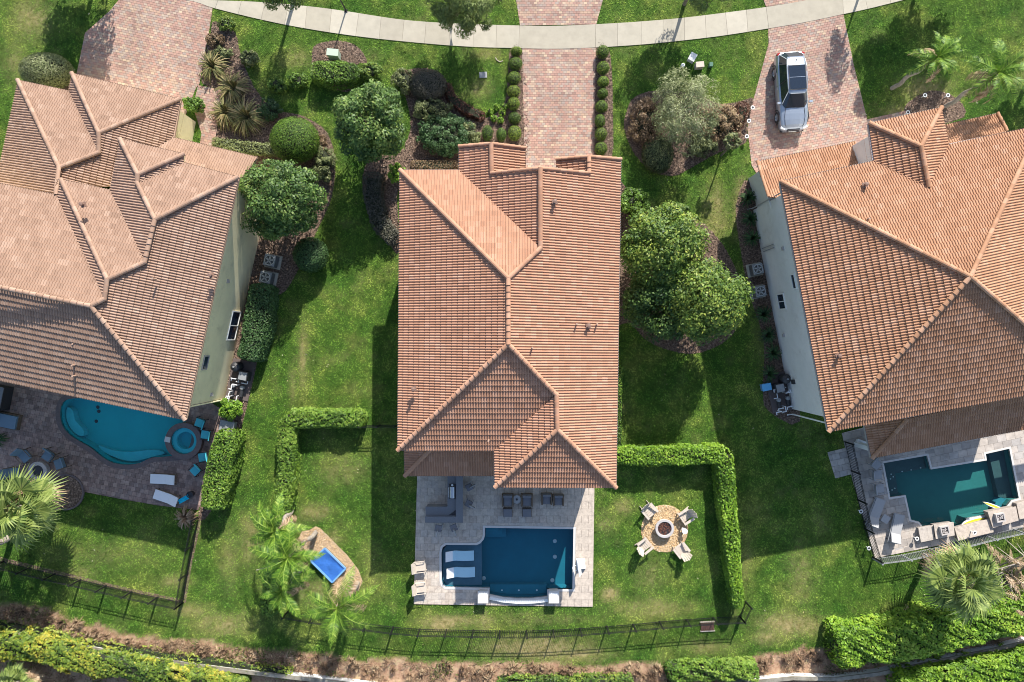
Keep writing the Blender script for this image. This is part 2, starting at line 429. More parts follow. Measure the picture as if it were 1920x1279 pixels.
M['water_teal'] = watermat('clear_teal_water', (0.74, 0.93, 0.93))
# ------------------------------------------------------------------ ground plan (photo pixels at ground level)
def G(pts): return [tuple(W2(p)) for p in pts]

SW_TOP = [(250, -28), (345, -3), (480, 4), (575, 12), (645, 21), (759, 38), (866, 45), (975, 48.5), (1045, 49), (1118, 46), (1200, 41), (1280, 34), (1362, 24), (1435, 14), (1517, 0), (1600, -18), (1720, -45)]
SW_BOT = [(250, -2), (351, 1), (399, 15), (480, 35), (563, 52), (666, 68), (776, 80), (880, 88), (979, 91), (1045, 92), (1116, 89.5), (1190, 85), (1256, 79), (1350, 68), (1440, 54), (1510, 42), (1581, 27), (1648, 12), (1780, -22)]
DRIVE_C = [(979, 91), (1117, 90), (1116, 200), (1113, 345), (985, 345), (981, 200)]
APRON_C = [(964, -25), (975, 48), (1118, 46), (1137, -25)]
APRON_R = [(1424, -20), (1436, 13), (1520, 0), (1524, -20)]
DRIVE_R = [(1440, 54), (1581, 27), (1600, 120), (1626, 226), (1645, 320), (1430, 345), (1409, 310), (1401, 240), (1413, 185), (1441, 82)]
DRIVE_L = [(240, -20), (205, 22), (160, 62), (147, 125), (130, 200), (330, 280), (352, 205), (368, 165), (374, 158), (393, 55), (399, 15), (352, -20)]
PATH_L = [(372, 160), (421, 170), (412, 205), (404, 262), (395, 290), (372, 290), (378, 250), (362, 200)]
PATH_R = [(1626, 224), (1700, 207), (1704, 216), (1628, 236)]
DECK_C = [(783, 870), (776, 1132), (1111, 1137), (1115, 870)]
DECK_R = [(1578, 812), (1598, 900), (1640, 1046), (1760, 1022), (1850, 1004), (2050, 960), (2000, 740), (1700, 780)]
PAD_R = [(1551, 848), (1592, 838), (1599, 888), (1566, 897)]
DECK_L = [(-160, 670), (380, 745), (412, 765), (438, 775), (440, 805), (420, 850), (372, 956), (300, 948), (230, 936), (158, 922), (40, 898), (-160, 860)]

BEDS = {
 'left_bed': [(402, 40), (440, 60), (452, 105), (478, 165), (515, 205), (560, 215), (604, 238), (622, 268), (629, 310), (622, 370), (596, 430), (565, 495), (536, 545), (506, 572), (478, 700), (456, 790), (440, 840), (395, 960), (372, 965), (400, 860), (430, 700), (470, 520), (480, 440), (450, 330), (405, 270), (410, 200), (424, 168), (378, 155), (395, 60)],
 'box_bed': [(588, 88), (603, 80), (635, 76), (663, 83), (680, 98), (688, 118), (668, 122), (660, 170), (620, 165), (588, 140), (585, 105)],
 'front_bed': [(745, 138), (800, 128), (835, 148), (852, 190), (880, 212), (905, 222), (930, 212), (946, 192), (952, 150), (955, 100), (960, 91), (980, 91), (985, 330), (860, 340), (752, 330), (750, 470), (730, 458), (705, 430), (686, 380), (680, 330), (700, 290), (745, 290), (770, 240), (760, 180)],
 'drive_bed': [(1117, 90), (1140, 90), (1147, 130), (1149, 200), (1147, 300), (1114, 320)],
 'island_bed': [(1190, 182), (1230, 170), (1300, 175), (1350, 195), (1394, 188), (1413, 186), (1401, 235), (1398, 268), (1350, 285), (1290, 318), (1262, 330), (1225, 322), (1190, 290), (1170, 240), (1176, 205)],
 'east_bed': [(1150, 345), (1172, 350), (1215, 385), (1262, 395), (1320, 420), (1368, 480), (1395, 560), (1372, 630), (1310, 662), (1260, 658), (1215, 640), (1180, 605), (1150, 590)],
 'right_house_bed': [(1405, 340), (1383, 372), (1381, 420), (1402, 540), (1432, 640), (1430, 730), (1440, 770), (1500, 790), (1480, 640), (1440, 480)],
 'entry_bed': [(1695, 207), (1712, 185), (1745, 170), (1775, 175), (1800, 190), (1806, 220), (1720, 240)],
 'far_left_bed': [(60, 160), (100, 150), (140, 160), (145, 185), (40, 175)],
}
CHIPBED = [(592, 987), (600, 990), (625, 1015), (652, 1042), (672, 1068), (680, 1090), (672, 1108), (655, 1114), (640, 1105), (600, 1070), (575, 1040), (561, 1008), (566, 996), (580, 994)]
FIRE_C = (1246, 991)
FIREBED = [(FIRE_C[0] + 44 * math.cos(a) * (1 + 0.02 * math.sin(3 * a)), FIRE_C[1] + 44.5 * math.sin(a)) for a in np.linspace(0, 2 * math.pi, 36, endpoint=False)]
DIRT_LINE = [(-60, 1118), (0, 1128), (60, 1136), (100, 1144), (158, 1166), (240, 1184), (344, 1198), (433, 1206), (480, 1215), (560, 1222), (635, 1226), (779, 1238), (900, 1242), (1029, 1240), (1110, 1243), (1200, 1240), (1300, 1243), (1390, 1238), (1421, 1228), (1480, 1219), (1548, 1208), (1700, 1190), (1990, 1150)]

# dryness spots: u, v, ru, rv, amount (dry straw-coloured patches of the lawn)
DRY = [(568, 670, 9, 60, .65), (548, 720, 7, 40, .4), (600, 800, 30, 30, .2), (590, 960, 30, 16, .6), (545, 1020, 30, 45, .6), (470, 1010, 22, 50, .5), (620, 1010, 20, 15, .6), (610, 1110, 60, 25, .6), (840, 1165, 50, 12, 1.0), (905, 1165, 22, 16, .8), (820, 1172, 25, 14, 1.0),
       (1145, 1115, 16, 13, .9), (1220, 1140, 75, 18, .5), (1170, 950, 18, 16, .5), (1135, 980, 20, 30, .3), (1005, 1215, 100, 22, .95), (1080, 1225, 60, 15, .9), (1220, 1080, 30, 30, .3), (1325, 1215, 60, 16, .4), (1480, 1170, 55, 22, .9), (1440, 1195, 30, 14, .6),
       (1500, 1075, 25, 60, .35), (1540, 980, 20, 40, .2), (1400, 1050, 12, 60, .3), (1340, 400, 25, 50, .6), (1390, 390, 14, 50, .9), (1330, 440, 20, 12, .7), (1735, 170, 45, 28, .7), (1690, 210, 40, 14, .7), (360, 1145, 40, 14, .6), (420, 1170, 60, 22, .6), (330, 1090, 30, 14, .5),
       (60, 35, 40, 45, .5), (30, 120, 30, 40, .35), (560, 110, 35, 18, .4), (900, 165, 20, 20, .5), (905, 100, 40, 14, .35), (1000, 1160, 130, 12, .3), (200, 1040, 120, 30, .18), (150, 1075, 40, 14, .3), (1440, 600, 22, 90, .5), (1450, 540, 24, 30, .5), (420, 900, 10, 60, .4), (640, 880, 50, 30, .35), (700, 1060, 30, 60, .2), (1910, 150, 30, 20, .4), (430, 1050, 20, 60, .3)]

def vnoise(x, y, s, seed=0):
    """cheap smooth value noise, numpy"""
    r = np.random.default_rng(100 + seed); T = r.random((64, 64))
    x = x * s + 1000; y = y * s + 1000
    xi = np.floor(x).astype(int); yi = np.floor(y).astype(int); fx = x - xi; fy = y - yi
    fx = fx * fx * (3 - 2 * fx); fy = fy * fy * (3 - 2 * fy)
    a = T[xi % 64, yi % 64]; b = T[(xi + 1) % 64, yi % 64]; c = T[xi % 64, (yi + 1) % 64]; d = T[(xi + 1) % 64, (yi + 1) % 64]
    return (a * (1 - fx) + b * fx) * (1 - fy) + (c * (1 - fx) + d * fx) * fy

def dryness(x, y):
    u = x / SPX + 960; v = 639.5 - y / SPX
    n = vnoise(x, y, 0.9, 1) * 0.6 + vnoise(x, y, 2.3, 2) * 0.4
    d = np.clip((n - 0.58) * 1.6, 0, 1) * 0.35
    nn = 0.55 + 0.9 * (vnoise(x, y, 1.7, 3) * 0.5 + vnoise(x, y, 4.5, 4) * 0.5)
    for (cu, cv, ru, rv, am) in DRY:
        q = ((u - cu) / ru) ** 2 + ((v - cv) / rv) ** 2
        d = np.maximum(d, am * np.exp(-q * 1.1) * nn)
    d = d * (0.45 + 1.1 * vnoise(x, y, 8.0, 14))
    return np.clip(d, 0, 1)

DLX = np.array([p[0] for p in DIRT_LINE], float); DLY = np.array([p[1] for p in DIRT_LINE], float)
def dirtness(x, y):
    u = x / SPX + 960; v = 639.5 - y / SPX
    e = v - np.interp(u, DLX, DLY) + (vnoise(x, y, 1.1, 5) - 0.5) * 16 + (vnoise(x, y, 3.5, 6) - 0.5) * 8
    return np.clip(e / 7.0, 0, 1)

def make_ground_mat(name, blades):
    m = bpy.data.materials.new(name); m.use_nodes = True
    t = m.node_tree; N = t.nodes; L = t.links; b = N['Principled BSDF']; b.inputs['Roughness'].default_value = 0.9; b.inputs['Specular IOR Level'].default_value = 0.2
    g = N.new('ShaderNodeNewGeometry')
    def noise(s, d=5):
        n = N.new('ShaderNodeTexNoise'); n.inputs['Scale'].default_value = s; n.inputs['Detail'].default_value = d; n.inputs['Roughness'].default_value = 0.65
        L.new(g.outputs['Position'], n.inputs['Vector']); return n.outputs['Fac']
    def ramp(fac, cols, lo=0.0, hi=1.0):
        r = N.new('ShaderNodeValToRGB')
        while len(r.color_ramp.elements) < len(cols): r.color_ramp.elements.new(0.5)
        for i, c in enumerate(cols):
            r.color_ramp.elements[i].position = lo + (hi - lo) * i / (len(cols) - 1); r.color_ramp.elements[i].color = (*c, 1)
        L.new(fac, r.inputs[0]); return r.outputs[0]
    def mix(f, a, c):
        x = N.new('ShaderNodeMix'); x.data_type = 'RGBA'; L.new(f, x.inputs['Factor']); L.new(a, x.inputs['A']); L.new(c, x.inputs['B']); return x.outputs['Result']
    def attr(n):
        a = N.new('ShaderNodeAttribute'); a.attribute_name = n; return a.outputs['Fac']
    k = 1.38 if blades else 0.62  # shade between the blades is put into the darker ground colour
    def c(r, gg, bb): return (r * k, gg * k, bb * k)
    grn = ramp(noise(0.35, 4), [c(.045, .125, .014), c(.085, .17, .022), c(.165, .225, .042)], 0.34, 0.66)
    if blades:
        dv = ramp(attr('tint'), [(.18, .24, .2), (1, 1, 1), (2.3, 1.9, 2.2)])
        mm = N.new('ShaderNodeMix'); mm.data_type = 'RGBA'; mm.blend_type = 'MULTIPLY'; mm.inputs['Factor'].default_value = 1
        L.new(grn, mm.inputs['A']); L.new(dv, mm.inputs['B']); grn = mm.outputs['Result']
    dry = ramp(noise(3.5), [(.20, .17, .06), (.33, .28, .12), (.42, .33, .18)], 0.3, 0.7)
    x = mix(attr('dry'), grn, dry)
    dirt = ramp(noise(2.2, 7), [(.20, .11, .065), (.33, .20, .13), (.43, .29, .19), (.44, .37, .2)], 0.3, 0.7)
    x = mix(attr('dirt'), x, dirt)
    L.new(x, b.inputs['Base Color'])
    if blades:
        tr = N.new('ShaderNodeBsdfTranslucent'); L.new(x, tr.inputs[0]); ms = N.new('ShaderNodeMixShader'); ms.inputs[0].default_value = 0.3
        L.new(b.outputs[0], ms.inputs[1]); L.new(tr.outputs[0], ms.inputs[2]); L.new(ms.outputs[0], N['Material Output'].inputs[0])
    else:
        bp = N.new('ShaderNodeBump'); bp.inputs['Strength'].default_value = 0.8; bp.inputs['Distance'].default_value = 0.04
        L.new(noise(22, 6), bp.inputs['Height']); L.new(bp.outputs[0], b.inputs['Normal'])
    return m
M['ground'] = make_ground_mat('lawn_soil', False)
M['blades'] = make_ground_mat('grass_blades', True)

def build_ground():
    st = 0.3; nx, ny = 300, 210
    xs = (np.arange(nx + 1) - nx / 2) * st; ys = (np.arange(ny + 1) - ny / 2) * st
    X, Y = np.meshgrid(xs, ys, indexing='ij')
    V = np.stack([X.ravel(), Y.ravel(), np.zeros(X.size)], 1)
    cx = (X[:-1, :-1] + st / 2).ravel(); cy = (Y[:-1, :-1] + st / 2).ravel()
    keep = np.ones(cx.shape, bool)
    for dk in (DECK_C, DECK_R, DECK_L):
        keep &= ~pip(inset(G(dk), 0.3), cx, cy)
    I, J = np.meshgrid(np.arange(nx), np.arange(ny), indexing='ij'); I = I.ravel()[keep]; J = J.ravel()[keep]
    a = I * (ny + 1) + J
    F = np.stack([a, a + ny + 1, a + ny + 2, a + 1], 1)
    x0, x1, y0, y1 = xs[0], xs[-1], ys[0], ys[-1]; R = 400
    n = len(V)
    extra = [(-R, -R, 0), (R, -R, 0), (R, R, 0), (-R, R, 0), (x0, y0, 0), (x1, y0, 0), (x1, y1, 0), (x0, y1, 0)]
    V = np.vstack([V, extra])
    FF = F.tolist() + [[n, n + 1, n + 5, n + 4], [n + 1, n + 2, n + 6, n + 5], [n + 2, n + 3, n + 7, n + 6], [n + 3, n, n + 4, n + 7]]
    me = bpy.data.meshes.new('ground'); me.from_pydata(V.tolist(), [], FF)
    for nm, fn in (('dry', dryness), ('dirt', dirtness)):
        at = me.attributes.new(nm, 'FLOAT', 'POINT'); val = fn(V[:, 0], V[:, 1]).astype(np.float32); val[n:] = 0 if nm == 'dirt' else .1
        at.data.foreach_set('value', val)
    me.materials.append(M['ground'])
    tag(link('ground', me), kind='structure')
build_ground()

def sheet(name, pts, z, m, holes=()):
    mb = MB(); P = [tuple(p) for p in pts]; allp = list(P)
    for h in holes: allp += [tuple(q) for q in h]
    for t in tess(P, holes): mb.poly([(allp[i][0], allp[i][1], z) for i in t])
    P = ccw(P)
    for i in range(len(P)):
        a, b = P[i], P[(i + 1) % len(P)]
        mb.poly([(a[0], a[1], -0.3), (b[0], b[1], -0.3), (b[0], b[1], z), (a[0], a[1], z)])
    return mb

def pavers(poly, ang, w, h, z, gap, holes=(), bond=True, thick=0.03, jz=0.003, inner=0.0):
    """running-bond pavers clipped to a polygon; yields (full?, centre, pts, tint)"""
    P = ccw([tuple(p) for p in poly]); H = [ccw([tuple(q) for q in hh])[::-1] for hh in holes]
    allp = P + [q for hh in H for q in hh]
    tris = [[allp[i] for i in t] for t in tess(P, H)]
    ca, sa = math.cos(ang), math.sin(ang)
    R = [(x * ca + y * sa, -x * sa + y * ca) for x, y in allp]
    tl = [[(x * ca + y * sa, -x * sa + y * ca) for x, y in t] for t in tris]
    tb = [(min(q[0] for q in t), max(q[0] for q in t), min(q[1] for q in t), max(q[1] for q in t)) for t in tl]
    x0 = min(r[0] for r in R); x1 = max(r[0] for r in R); y0 = min(r[1] for r in R); y1 = max(r[1] for r in R)
    ni = int((x1 - x0) / w) + 3; nj = int((y1 - y0) / h) + 2
    out = []
    Pr = R[:len(P)]; k = len(P); Hr = []
    for hh in H: Hr.append(R[k:k + len(hh)]); k += len(hh)
    I, J = np.meshgrid(np.arange(-1, ni), np.arange(0, nj), indexing='ij')
    ox = np.where((J % 2 == 1) & bond, w / 2, 0.0)
    BX = x0 + I * w + ox; BY = y0 + J * h
    inn = np.zeros(BX.shape, int)
    for dx, dy in ((gap, gap), (w - gap, gap), (w - gap, h - gap), (gap, h - gap)):
        s = pip(Pr, BX + dx, BY + dy)
        for hh in Hr: s &= ~pip(hh, BX + dx, BY + dy)
        inn += s
    for bx, by, c in zip(BX.ravel(), BY.ravel(), inn.ravel()):
        g = gap / 2
        rect = [(bx + g, by + g), (bx + w - g, by + g), (bx + w - g, by + h - g), (bx + g, by + h - g)]
        if c == 4:
            out.append((True, rect))
        else:
            if bx + w < x0 or bx > x1: continue
            for t, bb in zip(tl, tb):
                if bx > bb[1] or bx + w < bb[0] or by > bb[3] or by + h < bb[2]: continue
                q = clip_convex(rect, t)
                if q: out.append((False, q))
    res = []
    for full, q in out:
        res.append((full, [(x * ca - y * sa, x * sa + y * ca) for x, y in q]))
    return res

def paver_field(name, poly, ang, w, h, z, gap, m, parent, holes=(), bond=True):
    mb = MB()
    for full, q in pavers(poly, ang, w, h, z, gap, holes, bond):
        dz = z + UI(-0.003, 0.003); ti = random.random()
        mb.poly([(x, y, dz) for x, y in q], ti)
        for i in range(len(q)):
            a, b = q[i], q[(i + 1) % len(q)]
            mb.poly([(a[0], a[1], z - 0.02), (b[0], b[1], z - 0.02), (b[0], b[1], dz), (a[0], a[1], dz)], ti)
    o = wpart(mb, name, m, parent); o['kind'] = 'stuff'
    return o

def paver_objects(name, poly, ang, w, h, z, gap, m, parent, holes=(), bond=True):
    """each paver its own part; whole ones share one mesh"""
    shared = MB(); shared.box((0, 0, 0), (w - gap, h - gap, 0.05)); sm = None
    fulls = 0; small = MB()
    for full, q in pavers(poly, ang, w, h, z, gap, holes, bond):
        cx = sum(p[0] for p in q) / len(q); cy = sum(p[1] for p in q) / len(q)
        u = cx / SPX + 960; v = 639.5 - cy / SPX
        dz = UI(-0.004, 0.004)
        if u > 1960 or fulls > 299:
            small.prism(q, z - 0.04, z + dz)
            continue
        if full:
            if sm is None:
                o = shared.build(name, m, parent); sm = o.data
            else: o = link(name, sm, parent)
            o.location = (cx, cy, z - 0.025 + dz); o.rotation_euler = (0, 0, ang)
            fulls += 1
        else:
            if abs(area2(q)) / 2 < 0.03: small.prism(q, z - 0.04, z + dz); continue
            b = MB(); b.prism([(x - cx, y - cy) for x, y in q], -0.04, 0)
            o = b.build(name, m, parent); o.location = (cx, cy, z + dz); fulls += 1
    if small.f:
        o = small.build('cut_' + name, m, parent); o['kind'] = 'stuff'

# sidewalk of separate slabs
def build_sidewalk():
    top = [W2(p) for p in spline(SW_TOP, 8)]; bot = [W2(p) for p in spline(SW_BOT, 8)]
    def at(line, u):
        xs = np.array([p[0] for p in line]); ys = np.array([p[1] for p in line]); x = (u - 960) * SPX
        return x, float(np.interp(x, xs, ys))
    joints = [(278, 278), (322, 320), (366, 363), (409, 404), (453, 447), (497, 490), (541, 534), (576, 572), (622, 618), (673, 667), (715, 711), (758, 754), (799, 796), (844, 842), (888, 887), (931, 930), (974, 972.5), (1117, 1116.5), (1158, 1158), (1202, 1202), (1243, 1243), (1283, 1283), (1322, 1324), (1360, 1364), (1399, 1402), (1436, 1441), (1579, 1581), (1618, 1626), (1660, 1670), (1702, 1712)]
    slab = bpy.data.objects.new('sidewalk', None)
    mb = MB()
    jl = [at(top, 300)]
    base = [at(top, u) for u in range(285, 1740, 15)] + [at(bot, u) for u in range(1740, 284, -15)]
    for t in tess(base): mb.poly([(base[i][0], base[i][1], 0.012) for i in t])
    root = tag(mb.build('sidewalk', M['paver_sand']), kind='structure')
    for (ua, uc), (ub, ud) in zip(joints[:-1], joints[1:]):
        n = max(2, int((ub - ua) / 12)); g = 0.22
        q = [at(top, ua + g + (ub - ua - 2 * g) * i / n) for i in range(n + 1)] + [at(bot, ud - g - (ud - uc - 2 * g) * i / n) for i in range(n + 1)]
        b = MB(); b.prism(q, -0.05, 0.045 + UI(-0.002, 0.002), random.random())
        wpart(b, 'slab', M['concrete'], root)
build_sidewalk()

for nm, pl, ang, sz in (('driveway', DRIVE_C, 0.0, (0.235, 0.155)), ('driveway_apron', APRON_C, 0.0, (0.235, 0.155)), ('driveway', DRIVE_R, math.radians(11), (0.235, 0.155)), ('driveway_apron', APRON_R, 0.2, (0.235, 0.155)), ('driveway', DRIVE_L, math.radians(-12), (0.235, 0.155)), ('entry_path', PATH_L, math.radians(-12), (0.235, 0.155)), ('entry_path', PATH_R, 0.2, (0.235, 0.155))):
    z = {'driveway': .02, 'driveway_apron': .02, 'entry_path': .016}[nm]
    base = tag(sheet(nm, G(pl), z, M['paver_sand']).build(nm, M['paver_sand']), kind='structure')
    paver_field('paver_field', G(pl), ang, sz[0], sz[1], z + 0.012, 0.014, M['paver'], base)

# planting beds
CURB = []
for i, (nm, pl) in enumerate(BEDS.items()):
    pts = spline(pl, 3, True) if nm != 'palm_ring_bed' else pl
    BEDS[nm] = pts
    tag(sheet(nm, G(pts), 0.006 + 0.0008 * i, M['mulch']).build('mulch_bed', M['mulch']), kind='structure')
tag(sheet('x', G(CHIPBED), 0.02, M['chip_bed']).build('wood_chip_bed', M['chip_bed']), kind='structure')
tag(sheet('x', G(FIREBED), 0.022, M['gravel']).build('gravel_circle', M['gravel']), kind='structure')

# ------------------------------------------------------------------ pools and decks
def pool_walls(mb, outline, zt, zb):
    P = ccw(outline)
    for i in range(len(P)):
        a, b = P[i], P[(i + 1) % len(P)]
        mb.poly([(b[0], b[1], zb), (a[0], a[1], zb), (a[0], a[1], zt), (b[0], b[1], zt)])

def flat(poly, z, holes=()):
    mb = MB(); P = [tuple(p) for p in poly]; allp = list(P)
    for h in holes: allp += [tuple(q) for q in h]
    for t in tess(P, holes): mb.poly([(allp[i][0], allp[i][1], z) for i in t])
    return mb

def ringband(outline, w, z0, z1, m, name, parent):
    """coping: band of width w outside a closed outline"""
    P = ccw([tuple(p) for p in outline]); O = inset(P, -w); mb = MB(); n = len(P)
    for i in range(n):
        a, b, c, d = P[i], P[(i + 1) % n], O[(i + 1) % n], O[i]
        mb.poly([(a[0], a[1], z1), (d[0], d[1], z1), (c[0], c[1], z1), (b[0], b[1], z1)])
        mb.poly([(d[0], d[1], z0), (c[0], c[1], z0), (c[0], c[1], z1), (d[0], d[1], z1)][::-1])
        mb.poly([(a[0], a[1], z0), (b[0], b[1], z0), (b[0], b[1], z1), (a[0], a[1], z1)])
    return wpart(mb, name, m, parent)

# centre pool ---------------------------------------------------------------
P1 = [(909.5, 989), (1075, 991.5), (1073, 1104), (1026, 1104)] + [(1026, 1117), (1000, 1120), (970, 1120.5), (942, 1118.5), (918, 1114), (918, 1101.5)] + \
     [(836, 1100), (831, 1096), (828.5, 1088), (828, 1036), (830, 1026), (837, 1021), (894, 1021.5)] + [(901, 1018), (907, 1011), (909.5, 1003)]
P1w = G(P1)
def deck(pl, m_base, z=0.03, holes=()):
    return tag(flat(G(pl), z, holes).build('pool_deck', m_base), kind='structure')
def add_skirt(o_poly, z, m, parent):
    mb = MB(); P = ccw(G(o_poly))
    for i in range(len(P)):
        a, b = P[i], P[(i + 1) % len(P)]
        mb.poly([(a[0], a[1], -0.3), (b[0], b[1], -0.3), (b[0], b[1], z), (a[0], a[1], z)])
    wpart(mb, 'deck_edge', m, parent)
P1o = inset(ccw(P1w), -0.15)
dk1 = deck(DECK_C, M['travertine_base'], 0.045, [P1o]); add_skirt(DECK_C, 0.075, M['travertine_base'], dk1)
paver_objects('deck_paver', G(DECK_C), 0.0, 0.46, 0.46, 0.075, 0.012, M['travertine'], dk1, [inset(ccw(P1w), -0.16)], True)
pool1 = tag(empty('swimming_pool', W((960, 1050))), 'dark blue rectangular pool with a rounded sun shelf behind the middle house', 'swimming pool')
mb = MB(); pool_walls(mb, P1w, 0.06, -1.0)
for t in tess(ccw(P1w)):
    q = ccw(P1w); mb.poly([(q[i][0], q[i][1], -0.9) for i in t])
wpart(mb, 'basin', M['pool_blue'], pool1)
mb = MB(); mb.prism(G([(903, 1000), (903, 1100), (836, 1099.5), (829.5, 1088), (829, 1036), (838, 1022), (894, 1022.3), (901, 1018)]), -0.89, -0.28); wpart(mb, 'sun_shelf', M['pool_shelf'], pool1)
mb = MB(); mb.prism(G([(918.5, 1101), (1025.5, 1101), (1025.5, 1116.5), (1000, 1119.5), (970, 1120), (942, 1118), (918.5, 1113.5)]), -0.89, -0.5); wpart(mb, 'bench', M['pool_step'], pool1)
for k, (du, dv, zz) in enumerate(((39, 22, -0.6), (32, 16, -0.42), (25, 10, -0.25))):
    mb = MB(); mb.prism(G([(910, 989.6), (910 + du, 989.9), (910 + du, 989.6 + dv), (910, 989.6 + dv)]), -0.88, zz); wpart(mb, 'pool_step', M['pool_step'], pool1)
mb = MB(); mb.prism(G([(1030, 991.5), (1074, 992), (1074, 997.5), (1030, 997)]), -0.88, -0.5); wpart(mb, 'pool_step', M['pool_step'], pool1)
for (u, v) in ((1042, 1022), (1042, 1052), (906, 1093), (1037, 1097)):
    mb = MB(); x, y = W2((u, v)); mb.lathe((x, y, -0.89), [(0.14, 0), (0.12, 0.03), (0, 0.04)], 14); wpart(mb, 'drain_cover', M['coping'], pool1)
for (u, v) in ((941, 1112), (973, 1112), (1007, 1112)):
    mb = MB(); x, y = W2((u, v)); mb.lathe((x, y, -0.5), [(0.06, 0), (0.05, 0.03), (0, 0.04)], 10); wpart(mb, 'jet', M['white'], pool1)
ringband(P1w, 0.15, -0.12, 0.085, M['coping'], 'coping', pool1)
wpart(flat(P1w, -0.05), 'water', M['water_blue'], pool1)
# raised spill wall behind the bench and its two pedestals
arc_in = G([(918, 1113.5), (942, 1118.5), (970, 1121), (1000, 1120.5), (1027, 1117.5)]); arc_out = G([(918, 1122.5), (942, 1128), (970, 1130.5), (1000, 1130), (1027, 1127)])
sw = empty('spill_wall', W((972, 1124))); tag(sw, 'low curved white spill wall along the lower edge of the dark blue pool', 'pool wall')
mb = MB(); mb.prism(arc_in + arc_out[::-1], 0.0, 0.16); wpart(mb, 'wall', M['coping'], sw)
mid = [((a[0] + b[0]) / 2, (a[1] + b[1]) / 2) for a, b in zip(arc_in, arc_out)]
mb = MB()
for a, b in zip(mid[:-1], mid[1:]): mb.beam((a[0], a[1] - 0.04, 0.19), (b[0], b[1] - 0.04, 0.19), 0.2, 0.06)
wpart(mb, 'cap', M['white'], sw)
for u, side in ((906.5, 'left'), (1037.5, 'right')):
    c = W((u, 1113), 0)
    r = empty('pedestal', c); tag(r, 'square white capped pedestal at the %s end of the spill wall' % side, 'pedestal', 'pool pedestals')
    mb = MB(); mb.box((c[0], c[1], 0.30), (0.56, 0.66, 0.6)); wpart(mb, 'column', M['coping'], r)
    mb = MB(); mb.box((c[0], c[1], 0.635), (0.68, 0.78, 0.07)); wpart(mb, 'cap', M['coping'], r)
    mb = MB(); mb.box((c[0], c[1], 0.677), (0.46, 0.56, 0.014)); wpart(mb, 'cap_panel', M['white'], r)

# left pool and spa ---------------------------------------------------------
P2 = spline([(131, 748), (118, 757), (114, 775), (118, 797), (131, 814), (150, 827), (172, 840), (192, 856), (212, 867), (238, 871), (262, 868), (285, 858), (310, 856), (345, 850), (360, 820), (345, 785), (300, 765), (240, 757), (180, 747)], 4, True)
P2w = ccw(G(P2))
dk2 = deck(DECK_L, M['slate_base'], 0.03, [inset(P2w, -0.02)]); add_skirt(DECK_L, 0.045, M['slate_base'], dk2)
paver_field('paver_field', G(DECK_L), math.radians(-12), 0.3, 0.3, 0.042, 0.012, M['slate_deck'], dk2, [inset(P2w, -0.3)])
pool2 = tag(empty('swimming_pool', W((230, 805))), 'bright cyan freeform pool behind the left house', 'swimming pool')
mb = MB(); pool_walls(mb, P2w, 0.05, -1.0)
for t in tess(P2w): mb.poly([(P2w[i][0], P2w[i][1], -0.9) for i in t])
wpart(mb, 'basin', M['pool_cyan'], pool2)
mb = MB(); mb.prism(G(spline([(119, 765), (129, 772), (134, 790), (148, 806), (150, 818), (140, 818), (126, 806), (117, 785)], 3, True)), -0.89, -0.4); wpart(mb, 'bench', M['pool_cyan2'], pool2)
mb = MB(); mb.prism(G(spline([(210, 862), (240, 868), (275, 860), (300, 853), (280, 846), (240, 850), (205, 848), (175, 838), (185, 850)], 3, True)), -0.89, -0.6); wpart(mb, 'ledge', M['pool_cyan2'], pool2)
for (u, v) in ((168, 766), (170, 774), (165, 793)):
    mb = MB(); x, y = W2((u, v)); mb.lathe((x, y, -0.89), [(0.12, 0), (0.1, 0.03), (0, 0.04)], 12); wpart(mb, 'drain_cover', M['dark'], pool2)
ringband(P2w, 0.30, -0.1, 0.07, M['coping_d'], 'coping', pool2)
wpart(flat(P2w, -0.05), 'water', M['water_cyan'], pool2)
spc = W2((344, 827), 0.4)
spa = tag(empty('spa', (spc[0], spc[1], 0)), 'round raised spa with a dark stone rim at the end of the cyan pool', 'spa')
def ring_local(ro, ri, z0, z1, n=40):
    b = MB()
    b.lathe((0, 0, 0), [(ri, z0), (ri, z1), (ro, z1), (ro, z0)], n); return b
ring_local(1.2, 0.86, -0.3, 0.42).build('rim', M['coping_d'], spa)
b = MB(); b.lathe((0, 0, 0), [(0.87, 0.3), (0.84, 0.05), (0.6, 0.02), (0.5, -0.35), (0, -0.37)], 32); b.build('basin', M['pool_cyan'], spa)
b = MB(); b.lathe((0, 0, 0), [(0.83, 0.16), (0.58, 0.15), (0.56, 0.0)], 32); b.build('bench', M['pool_cyan2'], spa)
b = MB()
for k in range(32): b.poly([(0, 0, .33), (0.865 * math.cos(k * math.pi / 16), 0.865 * math.sin(k * math.pi / 16), .33), (0.865 * math.cos((k + 1) * math.pi / 16), 0.865 * math.sin((k + 1) * math.pi / 16), .33)])
b.build('water', M['water_cyan'], spa)
b = MB(); b.box((-1.03, 0.1, 0.43), (0.36, 0.34, 0.03), -0.2); b.build('spillway_stone', M['coping'], spa)

